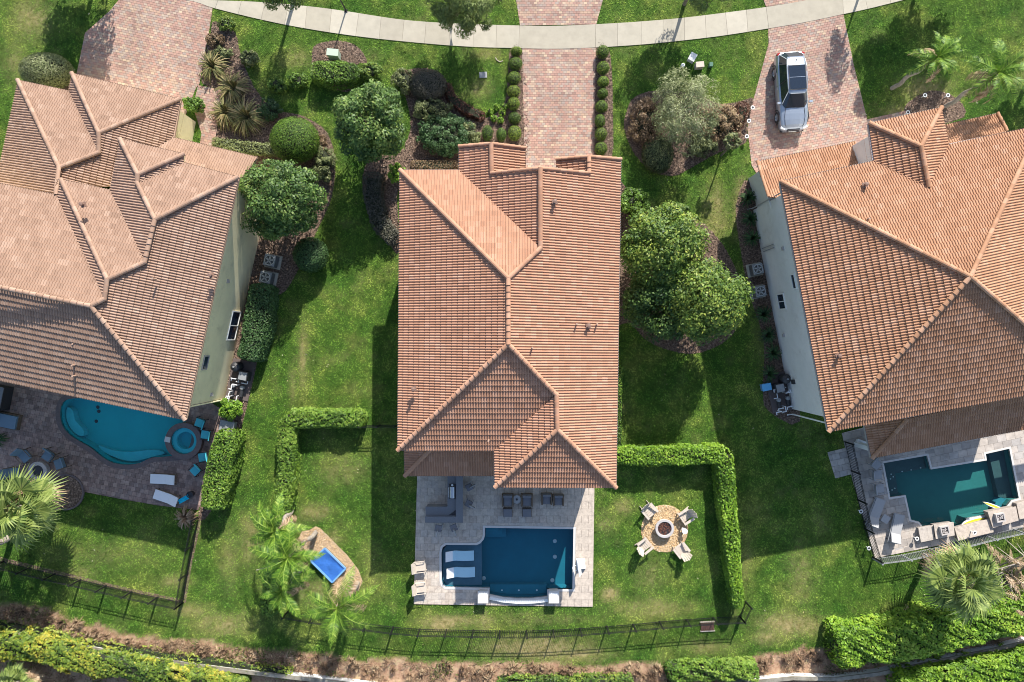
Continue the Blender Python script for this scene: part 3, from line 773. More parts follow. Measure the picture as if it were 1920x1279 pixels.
# right pool ----------------------------------------------------------------
P3 = [(1656, 868), (1737, 854), (1744, 880), (1849, 863), (1847, 851), (1891, 841), (1909, 934), (1895, 938), (1887, 948), (1886, 958), (1811, 972), (1806, 986), (1788, 990), (1730, 988), (1722, 978), (1707, 974), (1697, 928), (1668, 932)]
P3w = ccw(G(P3))
dk3 = deck(DECK_R, M['grey_base'], 0.03, [inset(P3w, -0.02)]); add_skirt(DECK_R, 0.06, M['grey_base'], dk3)
paver_objects('deck_paver', G(DECK_R), math.radians(12), 0.6, 0.45, 0.06, 0.012, M['grey_deck'], dk3, [inset(P3w, -0.1)], True)
pad = tag(flat(G(PAD_R), 0.02).build('stepping_pad', M['grey_base']), kind='structure')
paver_objects('deck_paver', G(PAD_R), math.radians(12), 0.5, 0.4, 0.04, 0.02, M['grey_deck'], pad)
pool3 = tag(empty('swimming_pool', W((1790, 920))), 'dark teal angular pool behind the right house', 'swimming pool')
mb = MB(); pool_walls(mb, P3w, 0.05, -1.0)
for t in tess(P3w): mb.poly([(P3w[i][0], P3w[i][1], -0.9) for i in t])
wpart(mb, 'basin', M['pool_teal'], pool3)
mb = MB(); mb.prism(G([(1656.5, 868.5), (1736, 855), (1742, 880), (1684, 890), (1690, 928.5), (1668.5, 931.5)]), -0.89, -0.35); wpart(mb, 'sun_shelf', M['pool_teal_shelf'], pool3)
mb = MB(); mb.prism(G([(1863, 849), (1890, 842), (1908, 933), (1895, 937), (1882, 935)]), -0.89, -0.5); wpart(mb, 'bench', M['pool_teal_shelf'], pool3)
mb = MB(); mb.prism(G([(1886, 936), (1875, 944), (1872, 958), (1886, 957.5), (1888, 946), (1896, 938.5)]), -0.89, -0.4); wpart(mb, 'pool_step', M['pool_step'], pool3)
for (u, v) in ((1668, 902), (1675, 900), (1676, 891), (1680, 896), (1672, 924), (1678, 921), (1683, 918), (1697, 886), (1714, 883), (1732, 879)):
    mb = MB(); x, y = W2((u, v)); mb.lathe((x, y, -0.35 if u < 1690 or v < 887 else -0.3), [(0.05, 0), (0.04, 0.03), (0, 0.04)], 8); wpart(mb, 'jet', M['coping'], pool3)
ringband(P3w, 0.12, -0.1, 0.075, M['coping'], 'coping', pool3)
wpart(flat(P3w, -0.06), 'water', M['water_teal'], pool3)
# ------------------------------------------------------------------ houses
TW, TL = 0.30, 0.345            # one tile: two barrels wide, one course long
_B = [(0.0, 0.0), (0.10, 0.038), (0.30, 0.050), (0.50, 0.038), (0.63, 0.0)]
PROF = [(x / 2, z) for x, z in _B] + [(0.5 + x / 2, z) for x, z in _B] + [(1.0, 0.0)]
def prof(fx):
    for (a, za), (b, zb) in zip(PROF[:-1], PROF[1:]):
        if fx <= b: return za + (zb - za) * (fx - a) / (b - a)
    return 0.0

M['vent'] = mat('vent_paint', (.20, .12, .09), .6)
class House:
    def __init__(s, base, mr, mr1, label, cat='house'):
        s.root = tag(empty('house', base), label, cat); s.mr = mr; s.mr1 = mr1
        s.under = MB(); s.field = MB(); s.vt = {}; s.single = 0; s.pieces = []
    def face(s, eA, eB, z0, pitch, poly, single=False):
        A = W2(eA, z0); B = W2(eB, z0); d = (B - A) / np.linalg.norm(B - A); n = np.array([-d[1], d[0]])
        cen = np.mean([W2(p, z0) for p in poly], axis=0)
        if (cen - A).dot(n) < 0: n = -n
        P3 = []
        for p in poly:
            g = W2(p, 0); gn = g.dot(n)
            z = (z0 + pitch * (gn - A.dot(n))) / (1 + pitch * gn / HCAM)
            q = g * (1 - z / HCAM); P3.append(np.array([q[0], q[1], z]))
            k = (round(p[0]), round(p[1])); s.vt.setdefault(k, []).append(P3[-1])
        up = np.array([n[0], n[1], pitch]); up /= np.linalg.norm(up)
        ex = np.array([up[1], -up[0], 0.0]); ex /= np.linalg.norm(ex)       # ex x up = outward normal with +z
        nz = np.cross(ex, up)
        if nz[2] < 0: ex = -ex; nz = np.cross(ex, up)
        O = np.array([A[0], A[1], z0])
        P2 = [((p - O).dot(ex), (p - O).dot(up)) for p in P3]
        if area2(P2) < 0: P2 = P2[::-1]; P3 = P3[::-1]
        for t in tess(P2): s.under.poly([P3[i] - nz * 0.03 for i in t])
        to3 = lambda x, y, h: O + ex * x + up * y + nz * h
        tris = [[P2[i] for i in t] for t in tess(P2)]
        x0 = min(p[0] for p in P2); x1 = max(p[0] for p in P2); y0 = min(0, min(p[1] for p in P2)); y1 = max(p[1] for p in P2)
        y0 = math.floor(y0 / TL) * TL - 0.02
        ni = int((x1 - x0) / TW) + 2; nj = int((y1 - y0) / TL) + 2
        segs = list(zip(PROF[:-1], PROF[1:]))
        I, J = np.meshgrid(np.arange(-1, ni), np.arange(nj), indexing='ij')
        BX = x0 + I * TW; BY = y0 + J * TL
        inn = sum(pip(P2, BX + a, BY + b).astype(int) for a, b in ((0.001, 0.001), (TW, 0.001), (TW, TL), (0.001, TL), (TW / 2, TL / 2)))
        for bx, by, c in zip(BX.ravel(), BY.ravel(), inn.ravel()):
            if c == 0:
                ok = False
                for t in tris:
                    if clip_convex([(bx, by), (bx + TW, by), (bx + TW, by + TL), (bx, by + TL)], t): ok = True; break
                if not ok: continue
            ti = min(1, max(0, random.gauss(0.5, 0.24)))
            if c == 5 and single and s.single < 300:
                s.pieces.append((to3(bx, by, 0), ex, up, nz)); s.single += 1; continue
            hh = UI(-0.002, 0.002)
            for (fa, za), (fb, zb) in segs:
                q = [(bx + fa * TW, by), (bx + fb * TW, by), (bx + fb * TW, by + TL), (bx + fa * TW, by + TL)]
                def H(x, y):
                    f = min(1, max(0, (x - bx) / TW)); return prof(f) + 0.06 * (1 - (y - by) / TL) + hh
                if c == 5:
                    s.field.poly([to3(x, y, H(x, y)) for x, y in q], ti)
                else:
                    for t in tris:
                        r = clip_convex(q, t)
                        if r: s.field.poly([to3(x, y, H(x, y)) for x, y in r], ti)
                if c >= 3 or (c and by <= 0.01):
                    s.field.poly([to3(q[0][0], by, za - 0.03), to3(q[1][0], by, zb - 0.03), to3(q[1][0], by, zb + 0.06 + hh), to3(q[0][0], by, za + 0.06 + hh)], ti)
        return P3
    def vtx(s, p):
        k = (round(p[0]), round(p[1])); best = None
        for kk, L in s.vt.items():
            dd = abs(kk[0] - k[0]) + abs(kk[1] - k[1])
            if best is None or dd < best[0]: best = (dd, L)
        L = best[1]; return sum(L) / len(L) if best[0] <= 8 else W(p, 6)
    def ridge(s, a, b, za=None, zb=None, name='ridge_tile', r=0.135, ln=0.36, lift=0.085):
        A = s.vtx(a) if za is None else W(a, za); B = s.vtx(b) if zb is None else W(b, zb)
        d = B - A; L = np.linalg.norm(d)
        if A[2] > B[2]: A, B = B, A; d = -d          # lay from the low end up
        n = max(1, int(round(L / ln)))
        if not hasattr(s, 'rdata') or name not in s.rdata:
            if not hasattr(s, 'rdata'): s.rdata = {}
            mb = MB(); K = 7
            ra = [(math.cos(math.pi * k / (K - 1)), math.sin(math.pi * k / (K - 1))) for k in range(K)]
            A0 = [(-0.02, c * r, sn * r * 0.85 + 0.035) for c, sn in ra]; B0 = [(ln + 0.02, c * r * 0.86, sn * r * 0.70) for c, sn in ra]
            A1 = [(-0.02, c * r * 0.8, sn * r * 0.6 + 0.02) for c, sn in ra]
            for k in range(K - 1):
                mb.poly([A0[k], B0[k], B0[k + 1], A0[k + 1]][::-1]); mb.poly([A0[k], A0[k + 1], A1[k + 1], A1[k]])
            o = mb.build(name, s.mr1, s.roof); s.rdata[name] = o.data; first = o
        else: first = None
        u = Vector(d / L); side = Vector((0, 0, 1)).cross(u).normalized(); nn = u.cross(side)
        sc = L / (n * ln)
        for i in range(n):
            o = first if first is not None else link(name, s.rdata[name], s.roof); first = None
            p = Vector(A + d * (i / n)) - Vector(ORG[s.root.name]) + nn * lift
            mtx = Matrix(((u.x * sc, side.x, nn.x, p.x), (u.y * sc, side.y, nn.y, p.y), (u.z * sc, side.z, nn.z, p.z), (0, 0, 0, 1)))
            o.matrix_local = mtx
    def start(s):
        s.roof = wpart(s.under, 'roof', s.mr, s.root)
    def finish(s):
        o = wpart(s.field, 'tile_field', s.mr, s.roof); o['kind'] = 'stuff'
        data = None; off = ORG[s.root.name]
        for (p, ex, up, nz) in s.pieces:
            if data is None:
                mb = MB()
                for (fa, za), (fb, zb) in zip(PROF[:-1], PROF[1:]):
                    e = 0.003
                    xa, xb = fa * TW, fb * TW
                    mb.poly([(xa, 0, za + .06), (xb, 0, zb + .06), (xb, TL, zb), (xa, TL, za)])
                    mb.poly([(xa, 0, za - .03), (xb, 0, zb - .03), (xb, 0, zb + .06), (xa, 0, za + .06)])
                o = mb.build('roof_tile', s.mr1, s.roof); data = o.data
            else: o = link('roof_tile', data, s.roof)
            q = p - off + nz * UI(-0.002, 0.002)
            o.matrix_local = Matrix(((ex[0], up[0], nz[0], q[0]), (ex[1], up[1], nz[1], q[1]), (ex[2], up[2], nz[2], q[2]), (0, 0, 0, 1)))
    def walls(s, poly, z, ins, m, name='wall', zb=0.0):
        P = inset([tuple(W2(p, z)) for p in poly], ins); mb = MB(); mb.prism(P, zb, z - 0.12)
        o = wpart(mb, name, m, s.root)
        E = inset([tuple(W2(p, z)) for p in poly], 0.06); mb = MB()
        mb.prism(E, z - 0.18, z - 0.06, bottom=True); wpart(mb, 'soffit', M['white'] if m is not M['stucco_l'] else m, s.root)
        return P
    def gutter(s, pts, z, m):
        mb = MB()
        P = [W(p, z) for p in pts]
        for a, b in zip(P[:-1], P[1:]):
            mb.beam((a[0], a[1], z - 0.05), (b[0], b[1], z - 0.05), 0.13, 0.13)
        wpart(mb, 'gutter', m, s.root)
    def vent(s, p, z, kind=0):
        c = W(p, z); mb = MB()
        if kind == 0: mb.lathe((c[0], c[1], c[2] - 0.15), [(0.05, 0), (0.05, 0.42), (0, 0.42)], 10); wpart(mb, 'vent_pipe', M['gutter_b'], s.root)
        else:
            mb.lathe((c[0], c[1], c[2] - .1), [(0.07, 0), (0.07, 0.34), (0.12, 0.35), (0.11, 0.40), (0, 0.42)], 12); mb.box((c[0], c[1], c[2] + 0.02), (0.28, 0.28, 0.05), 0.3)
            wpart(mb, 'roof_vent', M['vent'], s.root)
    def ray_wall(s, p, a, b, out=0.0):
        """photo pixel -> point on the vertical wall through world xy a-b"""
        a = np.array(a); b = np.array(b); d = (b - a) / np.linalg.norm(b - a); n = np.array([-d[1], d[0]]); g = W2(p)
        k = a.dot(n) / g.dot(n); z = HCAM * (1 - k); q = g * k
        return np.array([q[0], q[1], z]), d, n
    def window(s, c4, a, b, panes, m_frame, sign):
        """c4: photo pixels of two opposite points (low-outer, high-inner) -> framed window on the wall"""
        Q = [s.ray_wall(p, a, b) for p in c4]; d, n = Q[0][1], Q[0][2] * sign
        us = [q[0][:2].dot(d) for q in Q]; zs = [q[0][2] for q in Q]
        u0, u1, z0, z1 = min(us), max(us), min(zs), max(zs); off = np.array(a).dot(n)
        def pt(u, z, o): q = d * u + n * (off + o); return np.array([q[0], q[1], z])
        mb = MB(); t = 0.07
        for x0, x1, y0, y1 in ((u0 - t, u1 + t, z0 - t, z0), (u0 - t, u1 + t, z1, z1 + t), (u0 - t, u0, z0, z1), (u1, u1 + t, z0, z1)) + tuple((u0 + (u1 - u0) * k / panes - .025, u0 + (u1 - u0) * k / panes + .025, z0, z1) for k in range(1, panes)):
            P = [pt(x0, y0, .0), pt(x1, y0, .0), pt(x1, y1, .0), pt(x0, y1, .0)]; P2 = [pt(x0, y0, .06), pt(x1, y0, .06), pt(x1, y1, .06), pt(x0, y1, .06)]
            mb.poly(P2); mb.poly(P)
            for i in range(4): mb.poly([P[i], P[(i + 1) % 4], P2[(i + 1) % 4], P2[i]])
        f = wpart(mb, 'window', m_frame, s.root)
        for k in range(panes):
            mb = MB(); x0 = u0 + (u1 - u0) * k / panes + .02; x1 = u0 + (u1 - u0) * (k + 1) / panes - .02
            mb.poly([pt(x0, z0, .025), pt(x1, z0, .025), pt(x1, z1, .025), pt(x0, z1, .025)]); wpart(mb, 'pane', M['glass'], f)

PI_ = 0.42
# ---- middle house
hc = House(W((957, 600), 0), M['roof_c'], M['roof_c1'], 'middle house with a salmon clay tile roof and a long central ridge')
ZC = 6.0
hc.face((747, 843), (928, 843), ZC, PI_, [(747, 843), (953, 645), (1043, 740), (928, 843)], True)
hc.face((751, 320), (747, 843), ZC, PI_, [(751, 320), (953, 522), (953, 645), (747, 843)])
hc.face((751, 320), (862, 320), ZC, PI_, [(751, 320), (862, 320), (1013, 466), (953, 522)])
hc.face((862, 275), (862, 320), ZC, PI_, [(862, 275), (921, 270), (922, 325), (1013, 316), (1013, 466), (862, 320)])
hc.face((984, 278), (984, 314), ZC, PI_, [(921, 270), (984, 278), (984, 314), (922, 325)])
hc.face((1163, 300), (1154, 913), ZC, PI_, [(1104, 294), (1163, 299), (1154, 913), (1045, 805), (1043, 740), (953, 645), (953, 522), (1013, 466), (1013, 316), (1104, 325)])
hc.face((1044, 299), (1044, 313), ZC, PI_, [(1044, 299), (1104, 294), (1104, 325), (1044, 313)])
hc.face((928, 843), (929, 911), ZC, PI_, [(928, 843), (1043, 740), (1045, 805), (929, 912)])
hc.face((929, 912), (1154, 913), ZC, PI_, [(929, 912), (1045, 805), (1154, 913)])
hc.face((760, 891), (926, 891), 3.0, PI_, [(760, 891), (812, 838), (940, 838), (940, 891)])
hc.face((759, 840), (760, 891), 3.0, PI_, [(759, 838), (812, 838), (760, 891)])
hc.start()
for a, b in (((751, 320), (953, 522)), ((953, 522), (953, 645)), ((953, 522), (1013, 466)), ((1013, 316), (1013, 466)), ((921, 270), (922, 325)), ((1104, 294), (1104, 325)), ((953, 645), (747, 843)), ((953, 645), (1043, 740)), ((1043, 740), (1045, 805)), ((1045, 805), (929, 912)), ((1045, 805), (1154, 913)), ((812, 838), (760, 891))):
    hc.ridge(a, b)
for a, b in (((862, 275), (921, 270)), ((921, 270), (984, 278)), ((922, 325), (1013, 316)), ((1013, 316), (1104, 325)), ((1044, 299), (1104, 294)), ((1104, 294), (1163, 299))):
    hc.ridge(a, b, name='rake_tile', r=0.10)
hc.finish()
hc.walls([(751, 320), (862, 320), (862, 275), (984, 278), (984, 320), (1044, 320), (1044, 299), (1163, 299), (1154, 913), (929, 912), (928, 843), (747, 843)], ZC, 0.5, M['stucco_c'])
hc.walls([(760, 815), (926, 815), (926, 891), (760, 891)], 3.0, 0.35, M['stucco_c'], 'porch_beam', 2.6)
for u, v in ((770, 880), (845, 880), (918, 880)):
    mb = MB(); c = W((u, v), 2.8); mb.box((c[0], c[1], 1.35), (0.3, 0.3, 2.6)); wpart(mb, 'porch_column', M['stucco_c'], hc.root)
hc.gutter([(862, 320), (751, 320), (747, 843), (929, 843)], ZC, M['gutter']); hc.gutter([(928, 845), (929, 912), (1154, 913), (1163, 299)], ZC, M['gutter'])
hc.gutter([(759, 838), (760, 891), (928, 891)], 3.0, M['gutter']); hc.gutter([(862, 318), (862, 275)], ZC, M['gutter'])
for p, z, k in (((1040, 379), 7.8, 1), ((957, 455), 7.6, 0), ((1103, 611), 6.9, 1), ((1081, 608), 7.2, 0), ((1119, 608), 6.7, 0), ((998, 652), 8.2, 0), ((776, 729), 6.9, 1), ((916, 826), 6.9, 0)): hc.vent(p, z, k)

# ---- left house
hl = House(W((250, 500), 0), M['roof_l'], M['roof_l1'], 'left house with many small hips of faded tan tiles and pale green walls')
ZL, ZG = 6.2, 3.2
hl.face((348, 786), (0, 712), ZL, PI_, [(348, 786), (172, 574), (-70, 524), (-290, 650)], False)
hl.face((447, 336), (348, 786), ZL, PI_, [(447, 336), (348, 786), (172, 574), (198, 561), (203, 524), (273, 492), (292, 412)])
hl.face((0, 345), (107, 367), ZL, PI_, [(-200, 304), (107, 367), (198, 561), (172, 574), (-70, 524)])
hl.face((-200, 304), (-290, 650), ZL, PI_, [(-200, 304), (-70, 524), (-290, 650)])
hl.face((117, 338), (208, 357), ZL, PI_, [(117, 338), (208, 357), (273, 492), (203, 524)])
hl.face((117, 338), (110, 370), ZL, PI_, [(117, 338), (203, 524), (198, 561), (107, 367)])
hl.face((227, 262), (346, 290), ZL, PI_, [(227, 262), (346, 290), (260, 328)])
hl.face((227, 262), (208, 357), ZL, PI_, [(227, 262), (260, 328), (259, 344), (292, 412), (273, 492), (208, 357)])
hl.face((346, 290), (343, 305), ZL, PI_, [(260, 328), (346, 290), (345, 306), (259, 344)])
hl.face((345, 306), (447, 333), ZL, PI_, [(259, 344), (345, 306), (447, 333), (292, 412)])
hl.face((36, 152), (131, 172), ZG, PI_, [(36, 152), (131, 172), (187, 287), (113, 315)])
hl.face((36, 152), (0, 318), ZG, PI_, [(36, 152), (113, 315), (100, 395), (-14, 380)])
hl.face((137, 139), (338, 187), ZG, PI_, [(137, 139), (338, 187), (187, 250)])
hl.face((137, 139), (130, 172), ZG, PI_, [(137, 139), (187, 250), (187, 287), (131, 172)])
hl.face((338, 187), (323, 258), ZG, PI_, [(187, 250), (338, 187), (325, 262), (300, 300), (240, 350), (150, 350), (110, 355), (113, 315), (187, 287)])
hl.face((325, 259), (483, 296), ZG, PI_, [(325, 259), (483, 296), (446, 347), (300, 330), (285, 285)])
hl.start()
for a, b in (((172, 574), (348, 786)), ((-70, 524), (172, 574)), ((198, 561), (172, 574)), ((203, 524), (198, 561)), ((203, 524), (273, 492)), ((273, 492), (292, 412)), ((292, 412), (447, 333)), ((117, 338), (203, 524)), ((259, 344), (292, 412)), ((227, 262), (260, 328)), ((260, 328), (346, 290)), ((260, 328), (259, 344)), ((36, 152), (113, 315)), ((187, 287), (113, 315)), ((187, 250), (187, 287)), ((137, 139), (187, 250)), ((187, 250), (338, 187)), ((113, 315), (104, 368))):
    hl.ridge(a, b)
hl.finish()
UW = hl.walls([(-200, 304), (107, 367), (117, 338), (208, 357), (227, 262), (346, 290), (345, 306), (447, 333), (348, 786), (-290, 650)], ZL, 0.55, M['stucco_l'])
hl.walls([(36, 152), (131, 172), (137, 139), (338, 187), (325, 258), (315, 330), (0, 330), (0, 318)], ZG, 0.45, M['stucco_l'], 'garage_wall')
hl.walls([(325, 259), (483, 296), (446, 380), (310, 350)], ZG, 0.45, M['stucco_l'], 'entry_wall')
hl.gutter([(447, 333), (348, 786), (0, 712), (-290, 650)], ZL, M['gutter_b']); hl.gutter([(0, 345), (107, 367)], ZL, M['gutter_b'])
hl.gutter([(36, 152), (131, 172)], ZG, M['gutter_b']); hl.gutter([(137, 139), (338, 187), (325, 258)], ZG, M['gutter_b']); hl.gutter([(325, 259), (483, 296)], ZG, M['gutter_b'])
for p, z, k in (((157, 384), 7.6, 1), ((397, 516), 6.9, 1), ((290, 523), 7.8, 0), ((140, 685), 7.0, 0), ((141, 645), 7.3, 0), ((141, 705), 6.8, 0)): hl.vent(p, z, k)
# east wall line of the left house
ea, eb = W2((447, 333), ZL), W2((348, 786), ZL)
dd = (eb - ea) / np.linalg.norm(eb - ea); nn_ = np.array([dd[1], -dd[0]]);
if nn_.dot(np.array([1, 0])) > 0: nn_ = -nn_
wa, wb = ea + nn_ * 0.55, eb + nn_ * 0.55
hl.window([(450, 586), (425, 636)], wa, wb, 2, M['white'], -1 if np.array([-dd[1], dd[0]]).dot(nn_) > 0 else 1)
hl.window([(391, 668), (378, 692)], wa, wb, 1, M['gutter'], -1 if np.array([-dd[1], dd[0]]).dot(nn_) > 0 else 1)

# ---- right house
hr = House(W((1740, 540), 0), M['roof_r'], M['roof_r1'], 'right house with a big orange pyramid tile roof and grey white walls')
ZR = 6.2
hr.face((1553, 808), (1920, 740), ZR, PI_, [(1553, 808), (1817, 519), (2045, 717)], True)
hr.face((1463, 341), (1553, 808), ZR, PI_, [(1463, 341), (1817, 519), (1553, 808)])
hr.face((1463, 341), (1638, 303), ZR, PI_, [(1463, 341), (1638, 303), (1740, 351), (1777, 272), (1947, 237), (1817, 519)])
hr.face((1947, 237), (2045, 717), ZR, PI_, [(1947, 237), (1817, 519), (2045, 717)])
hr.face((1629, 232), (1763, 203), ZR, PI_, [(1629, 232), (1763, 203), (1725, 275)])
hr.face((1629, 232), (1640, 304), ZR, PI_, [(1629, 232), (1725, 275), (1740, 351), (1638, 303)])
hr.face((1763, 203), (1777, 272), ZR, PI_, [(1763, 203), (1777, 272), (1740, 351), (1725, 275)])
hr.face((1634, 858), (1920, 804), 3.0, PI_, [(1634, 858), (1700, 785), (2070, 710), (2070, 776)])
hr.face((1622, 800), (1634, 858), 3.0, PI_, [(1619, 788), (1700, 785), (1634, 858)])
hr.face((1419, 304), (1603, 266), 3.0, 0.36, [(1419, 304), (1603, 266), (1628, 330), (1475, 372), (1440, 370)])
hr.face((1771, 235), (1869, 214), 3.0, PI_, [(1768, 236), (1869, 214), (1887, 247), (1890, 290), (1778, 310)])
hr.start()
for a, b in (((1817, 519), (1553, 808)), ((1463, 341), (1817, 519)), ((1947, 237), (1817, 519)), ((1817, 519), (2045, 717)), ((1629, 232), (1725, 275)), ((1725, 275), (1763, 203)), ((1725, 275), (1740, 351)), ((1700, 785), (1634, 858))):
    hr.ridge(a, b)
for a, b in (((1419, 304), (1440, 370)), ((1869, 214), (1887, 247))): hr.ridge(a, b, name='rake_tile', r=0.10)
hr.finish()
RWp = hr.walls([(1463, 341), (1947, 237), (2045, 717), (1553, 808)], ZR, 0.55, M['stucco_r'])
hr.walls([(1629, 232), (1763, 203), (1785, 310), (1644, 335)], ZR, 0.5, M['stucco_r'], 'wing_wall')
hr.walls([(1419, 304), (1603, 266), (1616, 330), (1520, 420), (1449, 405)], 3.0, 0.4, M['stucco_r'], 'garage_wall')
hr.walls([(1768, 236), (1869, 214), (1889, 247), (1889, 290), (1778, 310)], 3.0, 0.4, M['stucco_r'], 'entry_wall')
hr.gutter([(1638, 303), (1463, 341), (1553, 808), (1920, 740), (2045, 717)], ZR, M['gutter']); hr.gutter([(1638, 303), (1629, 232), (1763, 203), (1777, 272), (1947, 237)], ZR, M['gutter'])
hr.gutter([(1621, 795), (1634, 858), (1920, 804), (2070, 776)], 3.0, M['gutter']); hr.gutter([(1419, 304), (1603, 266)], 3.0, M['gutter']); hr.gutter([(1768, 236), (1869, 214)], 3.0, M['gutter'])
for u, v in ((1648, 845), (1760, 822), (1880, 800)):
    mb = MB(); c = W((u, v), 2.8); mb.box((c[0], c[1], 1.35), (0.3, 0.3, 2.6), 0.2); wpart(mb, 'porch_column', M['stucco_r'], hr.root)
for p, z, k in (((1621, 347), 6.9, 1), ((1626, 411), 7.6, 0), ((1639, 471), 7.2, 0), ((1650, 553), 7.3, 0), ((1671, 635), 7.2, 0), ((1571, 667), 6.7, 1), ((1754, 612), 7.6, 1), ((1768, 627), 7.4, 1), ((1727, 676), 7.0, 1), ((1719, 694), 6.8, 0)): hr.vent(p, z, k)
ea, eb = W2((1463, 341), ZR), W2((1553, 808), ZR)
dd = (eb - ea) / np.linalg.norm(eb - ea); nr = np.array([-dd[1], dd[0]])
if nr[0] < 0: nr = -nr
wa, wb = ea + nr * 0.55, eb + nr * 0.55
sg = -1 if np.array([-dd[1], dd[0]]).dot(nr) > 0 else 1
hr.window([(1458, 553), (1474, 578)], wa, wb, 2, M['white'], sg)
hr.window([(1484, 516), (1494, 540)], wa, wb, 1, M['white'], sg)
q, d_, n_ = hr.ray_wall((1489, 716), wa, wb)
mb = MB(); mb.box((q[0] - 0.05, q[1], q[2]), (0.16, 0.28, 0.35), 0.19); wpart(mb, 'meter_box', M['dark'], hr.root)
for (p0, p1) in (((1431, 466), (1452, 458)), ((1433, 472), (1453, 464))):
    q0 = hr.ray_wall(p0, wa, wb)[0]; q1 = hr.ray_wall(p1, wa, wb)[0]
    mb = MB(); mb.tube([q0 - np.array([.06, 0, 0]), q1 - np.array([.06, 0, 0])], 0.03, 6); wpart(mb, 'conduit', M['ac'], hr.root)

def downpipe(h, a, b, f, z, m):
    """f: fraction along the wall line a-b"""
    p = a * (1 - f) + b * f; d = (b - a) / np.linalg.norm(b - a); n = np.array([-d[1], d[0]])
    if n.dot(p) > 0: n = -n
    q = p + n * .07; e = p + n * .5
    mb = MB(); mb.tube([(e[0], e[1], z - .1), (q[0], q[1], z - .45), (q[0], q[1], .25), (q[0] + n[0] * .3, q[1] + n[1] * .3, .08)], .045, 6); wpart(mb, 'downpipe', m, h.root)
downpipe(hr, wa, wb, .985, ZR, M['white']); downpipe(hr, wa, wb, .03, ZR, M['gutter'])
ea, eb = W2((447, 333), ZL), W2((348, 786), ZL); dd = (eb - ea) / np.linalg.norm(eb - ea); n2 = np.array([dd[1], -dd[0]])
if n2[0] > 0: n2 = -n2
downpipe(hl, ea + n2 * .55, eb + n2 * .55, .965, ZL, M['stucco_l'])
for h_, a_, b_, f_, z_ in ((hr, wa, wb, .25, 3.6), (hr, wa, wb, .62, 1.2), (hl, ea + n2 * .55, eb + n2 * .55, .42, 3.4), (hl, ea + n2 * .55, eb + n2 * .55, .93, 2.2)):
    p = a_ * (1 - f_) + b_ * f_; mb = MB(); mb.box((p[0], p[1], z_), (.22, .22, .18), .2); wpart(mb, 'wall_vent', M['gutter'], h_.root)
# ------------------------------------------------------------------ vegetation
def fast_mesh(name, V, nper, mats, tint=None, extra=None):
    """V: (F*nper,3) verts, one polygon per nper verts"""
    F = len(V) // nper
    me = bpy.data.meshes.new(name)
    me.vertices.add(len(V)); me.vertices.foreach_set('co', np.ascontiguousarray(V, dtype=np.float32).ravel())
    me.loops.add(len(V)); me.loops.foreach_set('vertex_index', np.arange(len(V), dtype=np.int32))
    me.polygons.add(F); me.polygons.foreach_set('loop_start', np.arange(0, len(V), nper, dtype=np.int32))
    try: me.polygons.foreach_set('loop_total', np.full(F, nper, dtype=np.int32))
    except Exception: pass
    me.materials.append(mats)
    if tint is not None:
        at = me.attributes.new('tint', 'FLOAT', 'FACE'); at.data.foreach_set('value', np.asarray(tint, dtype=np.float32))
    for nm, val in (extra or {}).items():
        at = me.attributes.new(nm, 'FLOAT', 'FACE'); at.data.foreach_set('value', np.asarray(val, dtype=np.float32))
    me.update(calc_edges=True)
    return me

def unit(a): return a / np.maximum(np.linalg.norm(a, axis=1, keepdims=True), 1e-9)

def leaf_quads(P, N, size, aspect=0.5, droop=0.0):
    """rhombic leaves at P facing N"""
    n = len(P); N = unit(N)
    R = unit(RNG.normal(size=(n, 3))); T = unit(np.cross(N, R)); B = np.cross(N, T)
    s = (size * RNG.uniform(0.5, 1.6, n))[:, None]
    T = T * s; B = B * s * aspect
    fold = N * s * 0.12
    V = np.stack([P - T * 0.5, P + B * 0.5 + fold, P + T * 0.5 - N * s * droop, P - B * 0.5 + fold], 1)
    return V.reshape(-1, 3)

def blob_leaves(c, rad, n, leaf, clump=0.34, nclump=36, up=0.5, fill=0.15, flat_bottom=-0.5, tint_mid=0.5, jag=0.28):
    c = np.array(c, float); rad = np.array(rad, float)
    d = unit(RNG.normal(size=(nclump * 3, 3))); d = d[d[:, 2] > flat_bottom][:nclump]
    k = RNG.uniform(0.60, 0.60 + jag, len(d))[:, None]
    cc = d * rad * k
    cr = rad.mean() * clump * RNG.uniform(0.7, 1.25, len(d))
    ct = RNG.normal(0, 0.10, len(d))
    idx = RNG.integers(0, len(d), n)
    e = unit(RNG.normal(size=(n, 3)) + d[idx] * 0.7 + np.array([0, 0, 0.35]))
    rr = cr[idx] * RNG.uniform(0.6, 1.05, n)
    P = cc[idx] + e * rr[:, None]
    nf = int(n * fill)
    P[:nf] = unit(RNG.normal(size=(nf, 3))) * rad * RNG.uniform(0.3, 0.8, nf)[:, None]
    N = unit(e + np.array([0, 0, up]) + RNG.normal(0, 0.45, (n, 3)))
    tint = np.clip(tint_mid + ct[idx] + RNG.normal(0, 0.17, n), 0, 1)
    P = P + c
    P[:, 2] = np.maximum(P[:, 2], 0.05)
    return P, N, tint, cc + c

def solo_leaves(name, P, N, tint, leaf, m, base, aspect=0.5):
    V = leaf_quads(P, N, leaf, aspect) - np.array(base)
    me = fast_mesh(name, V, 4, m, tint)
    return me

def core(mbr, c, rad, k=0.62):
    mbr.lathe((0, 0, 0), [(0, -rad[2] * k), (rad[0] * k * .7, -rad[2] * k * .6), (rad[0] * k, 0), (rad[0] * k * .75, rad[2] * k * .6), (0, rad[2] * k)], 10)

